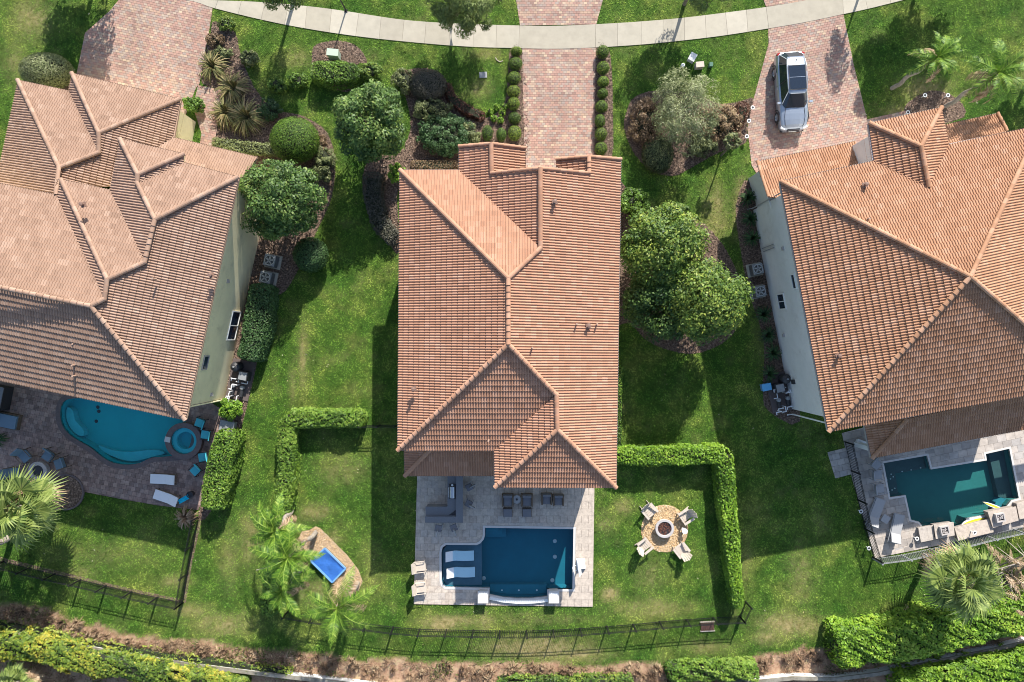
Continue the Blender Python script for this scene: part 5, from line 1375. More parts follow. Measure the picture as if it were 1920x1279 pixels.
def scatter(name, polys, n, size, m, z=.02, aspect=.4, rise=.02):
    bb = [(min(p[0] for p in q), max(p[0] for p in q), min(p[1] for p in q), max(p[1] for p in q)) for q in polys]
    ar = np.array([abs(area2(q)) / 2 for q in polys]); P = []
    for q, b, a in zip(polys, bb, ar):
        k = int(n * a / ar.sum() * (b[1] - b[0]) * (b[3] - b[2]) / a)
        x = RNG.uniform(b[0], b[1], k); y = RNG.uniform(b[2], b[3], k); s = pip(q, x, y); P.append(np.stack([x[s], y[s], z + RNG.uniform(0, rise, s.sum())], 1))
    P = np.vstack(P); N = unit(RNG.normal(0, .5, P.shape) + np.array([0, 0, 1]))
    me = fast_mesh(name, leaf_quads(P, N, size, aspect), 4, m, np.clip(RNG.normal(.5, .28, len(P)), 0, 1))
    tag(link(name, me), kind='stuff')
scatter('mulch_chips', [G(p) for p in BEDS.values()], 30000, .11, M['mulch_chip'])
scatter('gravel_bits', [G(FIREBED)], 2600, .07, M['gravel_bit'], .03, .8)
scatter('wood_chips', [G(CHIPBED)], 2200, .09, M['gravel_bit'], .03, .45)
# straw and low weeds on the dirt slope
def slope_cover():
    n = 120000; x = RNG.uniform(-35.5, 35.5, n); y = RNG.uniform(-24, -15.5, n); d = dirtness(x, y)
    cl = vnoise(x, y, 1.1, 31) * .6 + vnoise(x, y, 3.1, 32) * .4
    ok = (d > .4) & (RNG.uniform(0, 1, n) < np.clip((cl - .38) * 4.5, .05, 1)); x, y = x[ok], y[ok]; n = len(x); g = vnoise(x, y, .45, 33)
    P = np.stack([x, y, RNG.uniform(.02, .28, n)], 1); N = unit(RNG.normal(0, .8, (n, 3)) + np.array([0, 0, .6]))
    me = fast_mesh('dry_slope_cover', leaf_quads(P, N, .26, .12), 4, M['straw'], np.clip(.42 + RNG.normal(0, .25, n), 0, 1)); tag(link('dry_slope_cover', me), kind='stuff')
    CV, CT = [], []
    for _ in range(150):
        u = UI(-20, 1950); v = float(np.interp(u, DLX, DLY)) + UI(4, 30); c0 = W((u, v)); tone = UI(.05, .8); R = UI(.25, .6)
        for k in range(46):
            az = UI(0, 6.283); ln = R * UI(.5, 1.1); d = np.array([math.cos(az), math.sin(az), 0]); s_ = np.array([-d[1], d[0], 0]) * .016; h0 = UI(.15, .45)
            m1 = c0 + d * ln * .5 + np.array([0, 0, h0]); e = c0 + d * ln + np.array([0, 0, h0 * .6]); CV += [c0 - s_, c0 + s_, m1 + s_, m1 - s_, m1 - s_, m1 + s_, e + s_ * .2, e - s_ * .2]; t_ = min(1, max(0, tone + UI(-.2, .2))); CT += [t_, t_]
    tag(link('dry_grass_clumps', fast_mesh('dry_grass_clumps', np.array(CV), 4, M['straw'], CT)), kind='stuff')
    ok = (g > .5) & (vnoise(x, y, 2.2, 35) > .45); Pg = P[ok][::2]
    me = fast_mesh('slope_weeds', leaf_quads(Pg, N[ok][::2], .15, .5), 4, M['leaf_yellow'], np.clip(.5 + RNG.normal(0, .25, len(Pg)), 0, 1)); tag(link('slope_weeds', me), kind='stuff')
slope_cover()
def litter():
    n = 420; x = RNG.uniform(-33, 33, n); y = RNG.uniform(-20, 22, n); ok = np.ones(n, bool)
    for e in EXC[:11] + [SWP] + HOUSEP: ok &= ~pip(e, x, y)
    P = np.stack([x[ok], y[ok], RNG.uniform(.05, .08, ok.sum())], 1); N = unit(RNG.normal(0, .3, P.shape) + np.array([0, 0, 1]))
    tag(link('lawn_litter', fast_mesh('lawn_litter', leaf_quads(P, N, .09, .45), 4, M['litter'], RNG.uniform(0, 1, len(P)))), kind='stuff')
M['litter'] = mat('fallen_leaf', ramp=[(.30, .22, .10), (.5, .42, .2), (.62, .58, .42), (.2, .26, .06)], rough=.9)
litter()
# ------------------------------------------------------------------ fences, wall, edging
def strip(name, pts, wpx, z, m):
    P = [np.array(p, float) for p in pts]; Lp = []; Rp = []
    for i, p in enumerate(P):
        d = P[min(i + 1, len(P) - 1)] - P[max(i - 1, 0)]; d = d / np.linalg.norm(d); n = np.array([-d[1], d[0]]) * wpx / 2
        Lp.append(p + n); Rp.append(p - n)
    q = G(Lp + Rp[::-1]); return tag(sheet(name, q, z, m).build(name, m), kind='structure')
strip('mulch_edging', [(-60, 1036), (0, 1048), (120, 1077), (230, 1104), (344, 1128)], 7, .012, M['mulch'])
strip('mulch_edging', [(345, 1130), (356, 1060), (377, 965)], 7, .0135, M['mulch'])

def fence(label, base, h=1.2, step=50, group=None, z0=0.0, postw=.07, m=None, pick=True, tops=None):
    m = m or M['black']; L = [W2(p) for p in base]; cum = [0]
    for a, b in zip(L[:-1], L[1:]): cum.append(cum[-1] + np.linalg.norm(b - a))
    X = [p[0] for p in L]; Y = [p[1] for p in L]; T = cum[-1]; at = lambda s: (float(np.interp(s, cum, X)), float(np.interp(s, cum, Y)))
    root = tag(empty('fence', (L[0][0], L[0][1], z0)), label, 'fence', group); n = max(1, int(round(T / (step * SPX)))); data = None
    for i in range(n + 1):
        x, y = at(T * i / n)
        if data is None:
            b = MB(); b.box((0, 0, h / 2 + .02), (postw, postw, h + .04)); b.box((0, 0, h + .05), (postw + .02, postw + .02, .03)); o = b.build('post', m, root); data = o.data
        else: o = link('post', data, root)
        o.location = (x - L[0][0], y - L[0][1], 0)
    for i in range(n):
        a, c = at(T * i / n), at(T * (i + 1) / n)
        for zz in (h - .03, h - .17, .12):
            b = MB(); b.beam((a[0], a[1], z0 + zz), (c[0], c[1], z0 + zz), .022, .034); wpart(b, 'rail', m, root)
    if pick:
        b = MB(); k = int(T / .115)
        for i in range(k):
            x, y = at(T * (i + .5) / k); w = .011
            b.box((x, y, z0 + h / 2 - .01), (w * 2, w * 2, h - .06))
        o = wpart(b, 'pickets', m, root); o['kind'] = 'stuff'
    return root
fence('long curved black metal fence below the pool of the middle house', [(540, 1146), (620, 1160), (700, 1170), (740, 1175), (790, 1179), (841, 1180), (893, 1181), (944, 1182), (994, 1182), (1044, 1180), (1094, 1177), (1146, 1173), (1196, 1169), (1245, 1164), (1294, 1160), (1342, 1157), (1386, 1155)])
fence('black metal fence closing the lower right corner beside the hedge end', [(1386, 1155), (1398, 1128)], step=28)
fence('short black metal fence from the left L hedge to the middle house', [(680, 797), (712, 797), (745, 797)], step=34)
fence('black metal fence below the fenced lawn of the left house', [(-40, 1040), (17, 1055), (67, 1067), (117, 1079), (167, 1090), (218, 1102), (270, 1114), (318, 1124), (344, 1129)])
fence('black metal fence along the east side of the left fenced lawn', [(344, 1129), (352, 1080), (362, 1030), (374, 968)])
fence('black metal fence along the west edge of the right pool deck', [(1583, 828), (1592, 868), (1602, 915), (1617, 980), (1636, 1044)], step=52)
fence('grey metal fence along the lower edge of the right pool deck', [(1636, 1047), (1690, 1040), (1740, 1029), (1790, 1017), (1845, 1003), (1950, 980)], step=52, m=M['ac'])

M['old_cap'] = mat('weathered_cap', (.24, .22, .18), .95, noise=(1.5, .4), dirt=((.14, .12, .08), 1.3, .48, .8))
WALLP = [(-60, 1166), (60, 1186), (150, 1204), (240, 1219), (340, 1236), (430, 1248), (520, 1259), (620, 1270), (760, 1288), (960, 1300), (1150, 1300), (1300, 1290), (1400, 1272), (1480, 1264), (1560, 1266), (1640, 1256), (1750, 1233), (1850, 1212), (1990, 1180)]
wr = tag(empty('boundary_wall', W((960, 1279))), 'low pale boundary wall winding along the bottom of the picture', 'wall')
for a, b in zip(WALLP[:-1], WALLP[1:]):
    A, B = W(a), W(b); mb = MB(); mb.beam((A[0], A[1], .25), (B[0], B[1], .25), .2, .5); wpart(mb, 'wall_panel', M['stucco_r'], wr)
    mb = MB(); mb.beam((A[0], A[1], .54), (B[0], B[1], .54), .24, .08); wpart(mb, 'cap', M['old_cap'], wr)
hedge('straggly yellow green vine draped over the boundary wall at the lower left', [(-20, 1172), (60, 1188), (150, 1208), (240, 1223), (330, 1238), (440, 1252), (540, 1264)], 16, .5, 150, .14, M['leaf_yellow'], 'vine', 'vine', rough=.3, tint_mid=.7)

# ------------------------------------------------------------------ vehicle
def wheel_mb(r, w):
    t, ri = MB(), MB()
    t.lathe((0, 0, 0), [(r * .62, -w / 2), (r * .93, -w / 2), (r, -w * .32), (r, w * .32), (r * .93, w / 2), (r * .62, w / 2)], 26)
    ri.lathe((0, 0, 0), [(r * .62, -w * .45), (r * .55, 0), (0, .02)], 20); ri.lathe((0, 0, 0), [(r * .62, w * .45), (r * .52, w * .2), (0, w * .25)], 20)
    for k in range(5):
        a = k * 2 * math.pi / 5; ri.beam((0, 0, w * .34), (r * .58 * math.cos(a), r * .58 * math.sin(a), w * .38), .06, .03)
    return t, ri
def rot_y(mb): mb.v = [(z, y, -x) for x, y, z in mb.v]; return mb
def build_car():
    paint = mat('silver_car_paint', (0.38, 0.43, 0.50), 0.32, 0.55); paint.node_tree.nodes['Principled BSDF'].inputs['Coat Weight'].default_value = .6
    glass = mat('car_glass', (0.012, 0.02, 0.035), 0.06, spec=.8); trim = M['dark']; lamp = mat('lamp_glass', (0.6, 0.62, 0.65), .15); red = mat('tail_red', (.35, .02, .02), .2)
    c = W((1476, 180)); root = tag(empty('car', c, math.pi + 0.06), 'silver estate car with a dark glass sunroof parked on the right driveway', 'car')
    ST = [(-2.60, .66, .50, .56), (-2.57, .76, .68, .74), (-2.50, .84, .88, .95), (-2.3, .90, .99, 1.02), (-1.8, .945, 1.03, 1.08), (-1.2, .96, 1.03, 1.08), (-.4, .965, 1.01, 1.06), (.4, .96, .99, 1.04), (.9, .95, .98, 1.05), (1.15, .945, .97, 1.07), (1.5, .935, .93, 1.03), (1.85, .915, .88, .97), (2.15, .87, .82, .89), (2.32, .80, .74, .80), (2.42, .70, .64, .68), (2.47, .58, .50, .53)]
    def ring(y, w, zb, zc):
        half = [(0, zc), (w * .35, zc - .004), (w * .68, zc - .03), (w * .86, zb + .02), (w * .95, zb - .04), (w * .995, zb - .18), (w, zb - .32 if zb > .8 else zb * .6), (w * .98, .42), (w * .93, .26), (0, .24)]
        return [(x, y, z) for x, z in half] + [(-x, y, z) for x, z in half[-2:0:-1]]
    mb = MB(); R = [ring(*s) for s in ST]; k = len(R[0])
    for a, b in zip(R[:-1], R[1:]):
        for i in range(k): mb.poly([a[i], b[i], b[(i + 1) % k], a[(i + 1) % k]])
    mb.poly(R[0]); mb.poly(R[-1][::-1]); body = mb.build('body', paint, root, smooth=True)
    # cabin: corner rings
    bot = [(.62, 1.14, 1.055), (.80, .86, 1.03), (.855, -.4, 1.04), (.845, -1.7, 1.05), (.76, -2.32, 1.03), (.42, -2.46, 1.02)]
    topp = [(.46, .40, 1.60), (.585, .26, 1.61), (.62, -.5, 1.65), (.60, -1.45, 1.63), (.545, -1.80, 1.58), (.32, -1.90, 1.57)]
    full = lambda p: [(x, y, z) for x, y, z in p] + [(-x, y, z) for x, y, z in p[::-1]]
    B, T = full(bot), full(topp)
    def quad(i, j, name, m):
        q = MB(); q.poly([B[i], B[j], T[j], T[i]]); return q.build(name, m, root)
    n = len(B)
    wsb = MB(); wsb.poly([B[0], B[-1], T[-1], T[0]]); wsb.poly([B[1], B[0], T[0], T[1]]); wsb.poly([B[-1], B[-2], T[-2], T[-1]]); wsb.build('windshield', glass, root)
    for s in ((1, 2), (2, 3), (3, 4)):
        quad(s[0], s[1], 'side_window', glass); quad(n - 1 - s[1], n - 1 - s[0], 'side_window', glass)
    rb = MB(); rb.poly([B[5], B[4], T[4], T[5]]); rb.poly([B[6], B[5], T[5], T[6]]); rb.poly([B[7], B[6], T[6], T[7]]); rb.build('rear_window', glass, root)
    up = lambda p, s, dz: (p[0] * s, (p[1] + .8) * (s * .5 + .5) - .8, p[2] + dz)
    rf = MB(); T2 = [up(p, 1.03, -.01) for p in T]; T1 = [up(p, .98, .035) for p in T]; T0 = [up(p, .80, .075) for p in T]
    for a, b in ((T2, T1), (T1, T0)):
        for i in range(n): rf.poly([a[i], a[(i + 1) % n], b[(i + 1) % n], b[i]])
    for t in tess([(p[0], p[1]) for p in T0]): rf.poly([T0[i] for i in t])
    roof = rf.build('roof', paint, root, smooth=True)
    sp = MB(); sp.box((0, -1.88, 1.60), (1.06, .12, .03)); sp.build('spoiler', paint, roof)
    for (y0, y1) in ((-1.30, -.62), (-.58, .16)):
        s = MB(); s.box((0, (y0 + y1) / 2, 1.727), (1.02, y1 - y0, .016)); s.build('sunroof', glass, roof)
    f = MB()
    for a, b in (((-.53, -1.33), (.53, -1.33)), ((-.53, .19), (.53, .19)), ((-.53, -1.33), (-.53, .19)), ((.53, -1.33), (.53, .19))): f.beam((a[0], a[1], 1.725), (b[0], b[1], 1.725), .03, .02)
    f.build('sunroof_frame', trim, roof)
    for sx in (-1, 1):
        p = MB(); p.tube([(sx * .60, .15, 1.69), (sx * .635, -.5, 1.72), (sx * .62, -1.3, 1.71), (sx * .58, -1.75, 1.66)], .018, 6); p.build('roof_rail', M['steel'], root)
        for (i, j) in ((1, 1), (2, 2), (3, 3), (4, 4)):
            p = MB(); a, b = B[i], T[i]; p.beam((sx * a[0] * 1.005, a[1], a[2]), (sx * b[0] * 1.01, b[1], b[2]), .045, .03); p.build('pillar', paint if i in (1, 4) else trim, root)
        p = MB(); p.box((sx * 1.03, .80, 1.08), (.20, .13, .14)); mr = p.build('mirror', paint, root)
        p = MB(); p.box((sx * .70, 2.27, .70), (.30, .24, .14), -sx * .45); p.build('headlight', lamp, root)
        p = MB(); p.box((sx * .78, -2.40, .86), (.2, .14, .2), sx * .3); p.build('tail_light', red, root)
        for yy in (1.50, -1.42):
            t, ri = wheel_mb(.37, .26); o = rot_y(t).build('wheel', M['dark'], root); o.location = (sx * .815, yy, .37); r_ = rot_y(ri).build('rim', M['steel'], o)
            if sx < 0: r_.scale = (-1, 1, 1)
            a = MB(); a.tube([(sx * .958, yy + .46 * math.cos(q), .37 + .46 * math.sin(q)) for q in np.linspace(-.2, math.pi + .2, 12)], .035, 5); a.build('wheel_arch', trim, root)
        p = MB(); p.tube([(sx * .60, 1.14, 1.062), (sx * .66, 1.7, 1.0), (sx * .60, 2.15, .885), (sx * .52, 2.3, .80)], .012, 5); p.build('hood_seam', trim, body)
        for yy in (.70, -.38, -1.3):
            p = MB(); p.tube([(sx * .872, yy, 1.02), (sx * .972, yy, .82), (sx * .968, yy, .45)], .008, 4); p.build('door_seam', trim, body)
        for yy in (-.2, -1.15):
            p = MB(); p.box((sx * .965, yy, .88), (.03, .16, .03)); p.build('door_handle', M['steel'], body)
    g = MB(); g.box((0, 2.44, .60), (.78, .09, .24)); g.build('grille', trim, root)
    g = MB(); g.box((0, 2.49, .46), (.5, .02, .11)); g.build('number_plate', M['white'], root)
    g = MB(); g.box((0, 2.38, .34), (1.5, .16, .16)); g.build('bumper', trim, root)
    g = MB(); g.box((0, -2.44, .40), (1.55, .14, .2)); g.build('bumper', trim, root)
    g = MB(); g.tube([(-.55, 1.13, 1.09), (0, 1.16, 1.095), (.3, 1.0, 1.14)], .012, 4); g.tube([(.1, 1.15, 1.09), (.5, .98, 1.12)], .012, 4); g.build('wiper', trim, root)
    g = MB(); g.beam((0, -1.62, 1.70), (0, -1.74, 1.76), .03, .04); g.build('antenna', trim, root)
    # dash and seats seen through the glass
    g = MB(); g.box((0, .55, 1.0), (1.3, .5, .08)); g.build('dashboard', M['dark'], root)
build_car()

# ------------------------------------------------------------------ furniture builders (local, front = +y)
def make_adirondack():
    r = empty('garden_chair'); m = M['beige_wood']
    b = MB()
    for k in range(5): b.box((0, -.22 + k * .125, .34 + k * .02), (.54, .11, .025))
    b.build('seat', m, r); b = MB()
    for k in range(5):
        x = -.24 + k * .12; ln = .80 - abs(k - 2) * .07; b.beam((x * .85, -.28, .32), (x * 1.15, -.28 - ln * .42, .32 + ln * .88), .105, .022)
    b.build('backrest', m, r)
    for s in (-1, 1):
        b = MB(); b.box((s * .36, -.02, .58), (.15, .72, .028)); b.build('arm', m, r)
        b = MB(); b.beam((s * .31, .28, 0), (s * .31, .28, .57), .09, .04); b.build('leg', m, r)
        b = MB(); b.beam((s * .28, -.52, .0), (s * .28, .32, .36), .03, .11); b.build('leg', m, r)
    return r
def make_club():
    r = empty('lounge_chair')
    b = MB(); b.box((0, 0, .17), (.76, .78, .30)); b.build('base', M['wicker'], r)
    b = MB(); b.box((0, .05, .38), (.56, .62, .14), taper=.95); b.build('seat', M['cushion_g'], r)
    b = MB(); b.box((0, -.32, .58), (.62, .17, .46), taper=.9); b.build('backrest', M['cushion_g'], r)
    for s in (-1, 1): b = MB(); b.box((s * .34, 0, .44), (.10, .78, .26)); b.build('arm', M['wicker'], r)
    return r
def make_ottoman():
    r = empty('ottoman'); b = MB(); b.box((0, 0, .15), (.62, .55, .26)); b.build('base', M['wicker'], r)
    b = MB(); b.box((0, 0, .33), (.58, .52, .12), taper=.94); b.build('cushion', M['cushion_g'], r); return r
def make_patio(m_seat, m_frame, nm='patio_chair'):
    r = empty(nm); b = MB(); b.box((0, .02, .42), (.56, .56, .08), taper=.95); b.build('seat', m_seat, r)
    b = MB(); b.beam((0, -.26, .44), (0, -.42, .92), .56, .06); b.build('backrest', m_seat, r)
    for s in (-1, 1):
        b = MB(); b.tube([(s * .31, .28, .0), (s * .31, .27, .62), (s * .31, -.28, .64), (s * .30, -.36, .8)], .022, 6); b.build('arm', m_frame, r)
        b = MB(); b.tube([(s * .30, -.30, .0), (s * .30, -.26, .62)], .022, 6); b.build('leg', m_frame, r)
    b = MB(); b.box((0, 0, .36), (.60, .58, .035)); b.build('frame', m_frame, r); return r
def make_stool():
    r = empty('bar_stool'); b = MB(); b.box((0, 0, .74), (.44, .44, .06), taper=.95); b.build('seat', M['cushion_g'], r)
    b = MB(); b.beam((0, -.2, .78), (0, -.28, 1.10), .44, .04); b.build('backrest', M['sling_g'], r)
    for sx in (-1, 1):
        for sy in (-1, 1): b = MB(); b.tube([(sx * .18, sy * .18, .72), (sx * .24, sy * .24, 0)], .018, 6); b.build('leg', M['steel'], r)
    b = MB()
    for s in (-1, 1): b.beam((-.22, s * .22, .25), (.22, s * .22, .25), .02); b.beam((s * .22, -.22, .25), (s * .22, .22, .25), .02)
    b.build('footrest', M['steel'], r); return r
def make_lounger(m, seatl=1.2, back=.65, ang=.35):
    r = empty('sun_lounger'); L = seatl + back; y0 = L / 2
    b = MB(); b.box((0, back / 2, .33), (.62, seatl, .07)); b.build('seat', m, r)
    b = MB(); b.beam((0, y0 - seatl, .34), (0, y0 - seatl - back * math.cos(ang), .34 + back * math.sin(ang)), .62, .07); b.build('backrest', m, r)
    b = MB()
    for s in (-1, 1): b.beam((s * .33, -L / 2, .27), (s * .33, L / 2, .27), .05, .06)
    b.beam((-.33, L / 2, .27), (.33, L / 2, .27), .05, .06); b.beam((-.33, -L / 2, .27), (.33, -L / 2, .27), .05, .06); b.build('frame', M['wicker'] if m is M['cushion_w'] else M['sling_g'], r)
    for sx in (-1, 1):
        for y in (-L / 2 + .15, L / 2 - .1): b = MB(); b.box((sx * .31, y, .13), (.05, .05, .26)); b.build('leg', M['dark'], r)
    return r
def make_shell():
    r = empty('pool_lounger'); b = MB(); n = 22; prof_ = []
    for i in range(n + 1):
        t = i / n; x = -0.92 + 1.84 * t; z = .13 + .38 * max(0, (.36 - t) / .36) ** 1.2 + .10 * math.sin(max(0, t - .30) / .7 * math.pi) * (t > .3); prof_.append((x, z))
    w = .33
    for (x0, z0), (x1, z1) in zip(prof_[:-1], prof_[1:]):
        sk0, sk1 = .08 * math.sin(x0 * 2.4), .08 * math.sin(x1 * 2.4)
        A = [(x0, -w, z0), (x1, -w, z1), (x1, w, z1), (x0, w, z0)]; Bm = [(x, y, z - .07) for x, y, z in A]
        b.poly(A); b.poly(Bm[::-1]); b.poly([A[0], Bm[0], Bm[1], A[1]]); b.poly([A[2], Bm[2], Bm[3], A[3]])
    b.poly([(prof_[0][0], -w, prof_[0][1]), (prof_[0][0], w, prof_[0][1]), (prof_[0][0], w, prof_[0][1] - .07), (prof_[0][0], -w, prof_[0][1] - .07)])
    b.poly([(prof_[-1][0], -w, prof_[-1][1]), (prof_[-1][0], w, prof_[-1][1]), (prof_[-1][0], w, prof_[-1][1] - .07), (prof_[-1][0], -w, prof_[-1][1] - .07)][::-1])
    b.build('shell', M['white_shell'], r); b = MB(); b.box((-.35, 0, .07), (.5, .5, .13)); b.box((.5, 0, .07), (.5, .5, .13)); b.build('foot', M['white_shell'], r); return r

def place(proto, used, px, z, face, label, cat, group, sc=1.0, zp=.45):
    o = proto if not used[0] else copy_tree(proto); used[0] = True
    c = W2(px, zp); o.location = (c[0], c[1], z); o.rotation_euler = (0, 0, face - math.pi / 2); o.scale = (sc, sc, sc); tag(o, label, cat, group); return o
def face_to(px, tx): a = W2(px); b = W2(tx); return math.atan2(b[1] - a[1], b[0] - a[0])

# fire pit set
pr, us = make_adirondack(), [False]
for px, w in (((1217, 957), 'top left'), ((1284, 967), 'top right'), ((1209, 1021), 'bottom left'), ((1276, 1029), 'bottom right')):
    place(pr, us, px, .02, face_to(px, FIRE_C), 'beige slatted garden chair at the %s of the round fire pit' % w, 'chair', 'beige chairs around the fire pit', 1.04, .3)
c = W2(FIRE_C, .4); fp = tag(empty('fire_pit', (c[0], c[1], .02)), 'round cast stone fire pit filled with red lava rock', 'fire pit')
b = MB(); b.lathe((0, 0, 0), [(.52, 0), (.52, .36), (.60, .38), (.62, .42), (.60, .45), (.46, .45), (.44, .42), (.44, .30)], 40); b.build('ring', M['stone_ring'], fp)
b = MB(); b.lathe((0, 0, 0), [(.46, .34), (0, .34)], 30, 0.1); b.build('tray', M['dark'], fp)
b = MB()
for i in range(150):
    a, r = UI(0, 6.28), .42 * math.sqrt(random.random()); s = UI(.03, .06); b.box((r * math.cos(a), r * math.sin(a), .35 + UI(0, .05)), (s, s, s), UI(0, 3), random.random(), taper=.6)
o = b.build('lava_rock', M['lava'], fp); o['kind'] = 'stuff'
c = W2((1284, 996), .45); t_ = tag(empty('side_table', (c[0], c[1], .02)), 'small round white side table at the right of the fire pit', 'table')
b = MB(); b.lathe((0, 0, 0), [(0, .44), (.18, .44), (.18, .47), (0, .475)], 20); b.build('table_top', M['white_shell'], t_); b = MB(); b.lathe((0, 0, 0), [(.14, 0), (.05, .1), (.05, .44)], 14); b.build('stem', M['white_shell'], t_)

# middle deck: club chairs, ottomans, table, counter, stools
ZD = .078
pr, us = make_club(), [False]
for u, v, lab in ((952, 938, 'first'), (988, 938, 'second'), (1025, 936, 'third'), (1047, 938, 'fourth')):
    place(pr, us, (u, v), ZD, -math.pi / 2, 'grey cushioned lounge chair under the roof edge, %s from the left' % lab, 'chair', 'grey lounge chairs on the middle deck', .98 if u < 1000 else .9)
pr, us = make_ottoman(), [False]
for u, v, lab in ((952, 962, 'first'), (988, 962, 'second')):
    place(pr, us, (u, v), ZD, -math.pi / 2, 'grey ottoman in front of the %s lounge chair from the left' % lab, 'ottoman', 'grey ottomans on the middle deck')
c = W2((969, 936), .45); t_ = tag(empty('round_table', (c[0], c[1], ZD)), 'round white table between the first and second lounge chairs', 'table')
b = MB(); b.lathe((0, 0, 0), [(0, .43), (.27, .43), (.28, .45), (.27, .47), (0, .475)], 28); b.build('table_top', M['sling_g'], t_)
b = MB(); b.lathe((0, 0, 0), [(0.07, .475), (.07, .50), (0, .50)], 12); b.build('umbrella_hole_cap', M['dark'], t_)
b = MB(); b.lathe((0, 0, 0), [(.2, 0), (.04, .06), (.04, .43)], 14); b.build('stem', M['sling_g'], t_)

kt = tag(empty('outdoor_kitchen', W((850, 960), 0)), 'L shaped grey outdoor kitchen counter with a raised bar ledge', 'counter')
def zpoly(pts, z): return [tuple(W2(p, z)) for p in pts]
b = MB(); b.prism(zpoly([(840, 894), (855, 894), (855, 968), (799, 968), (799, 951), (840, 951)], .9), ZD, .86); wpart(b, 'counter_base', M['counter'], kt)
b = MB(); b.prism(zpoly([(839, 893), (855.5, 893), (855.5, 968.5), (798, 968.5), (798, 950), (839, 950)], .9), .86, .92, bottom=True); wpart(b, 'counter_top', M['granite'], kt)
b = MB(); b.prism(zpoly([(856, 893), (862, 893), (862, 975), (799, 975), (799, 969), (856, 969)], 1.05), ZD, 1.06); wpart(b, 'bar_wall', M['counter'], kt)
b = MB(); b.prism(zpoly([(855, 892), (868, 892), (868, 980), (797, 980), (797, 968.5), (855, 968.5)], 1.1), 1.06, 1.12, bottom=True); wpart(b, 'bar_ledge', M['granite'], kt)
b = MB(); g1 = zpoly([(841, 966), (854, 966), (854, 956), (850, 960)], .93); b.prism(g1, .921, .935); wpart(b, 'sink_mat', M['dark'], kt)
gl_ = tag(empty('grill', W((848, 920), .92)), 'stainless steel grill hood set in the outdoor kitchen counter', 'grill')
cx, cy = W2((848, 922), 1.05)
b = MB(); b.box((cx, cy, .98), (.42, .92, .12)); wpart(b, 'body', M['dark'], gl_)
b = MB(); b.tube([(cx, cy - .40, 1.03), (cx, cy + .32, 1.03)], .165, 16); wpart(b, 'hood', M['steel'], gl_)
b = MB(); b.tube([(cx - .22, cy - .36, 1.06), (cx - .22, cy + .28, 1.06)], .018, 8); wpart(b, 'handle', M['white'], gl_)
b = MB(); b.lathe((cx, cy + .42, 1.0), [(.07, 0), (.07, .10), (0, .10)], 12); wpart(b, 'side_burner', M['white'], gl_)
pr, us = make_stool(), [False]
for u, v, fa, lab in ((880, 913, math.pi + .5, 'right of the outdoor kitchen bar, upper one'), (879, 944, math.pi - .5, 'right of the outdoor kitchen bar, lower one'), (822, 990, math.pi / 2 - .2, 'below the outdoor kitchen bar, left one'), (851, 989, math.pi / 2 + .4, 'below the outdoor kitchen bar, right one')):
    place(pr, us, (u, v), ZD, fa, 'grey metal bar stool ' + lab, 'stool', 'bar stools at the outdoor kitchen', 1, .7)
pr, us = make_patio(M['beige_wood'], M['beige_wood']), [False]
place(pr, us, (789, 1060), ZD, 0.1, 'beige patio chair at the left deck edge, upper of two', 'chair', 'beige patio chairs on the middle deck', 1.15, .4)
place(pr, us, (790, 1100), ZD, 0.1, 'beige patio chair at the left deck edge, lower of two', 'chair', 'beige patio chairs on the middle deck', 1.15, .4)
pr, us = make_shell(), [False]
for u, v, lab in ((862, 1044, 'upper'), (864, 1075, 'lower')):
    o = place(pr, us, (u, v), -.28, math.pi / 2, 'white wavy in water lounger on the sun shelf, %s one' % lab, 'lounger', 'white loungers in the water', 1.0, .1)
# pool basketball hoop
hp = tag(empty('basketball_hoop', W((1088, 1056), 0)), 'white poolside basketball hoop at the right edge of the dark blue pool', 'hoop')
hx, hy = W2((1088, 1058), .2)
b = MB(); b.box((hx + .05, hy, .19), (.58, .70, .26), .1, taper=.8); wpart(b, 'base', M['white_shell'], hp)
b = MB(); b.tube([(hx, hy, .25), (hx - .15, hy - .02, .9)], .04, 8); wpart(b, 'pole', M['white_shell'], hp)
b = MB(); b.beam((hx - .05, hy + .02, .78), (hx - .21, hy, 1.25), .95, .05); wpart(b, 'backboard', M['towel_w'], hp)
b = MB(); R_ = .17; b.tube([(hx - .40 + R_ * math.cos(a), hy - .02 + R_ * math.sin(a), .92) for a in np.linspace(0, 2 * math.pi, 18)], .02, 6, cap=False); wpart(b, 'ring', M['white_shell'], hp)

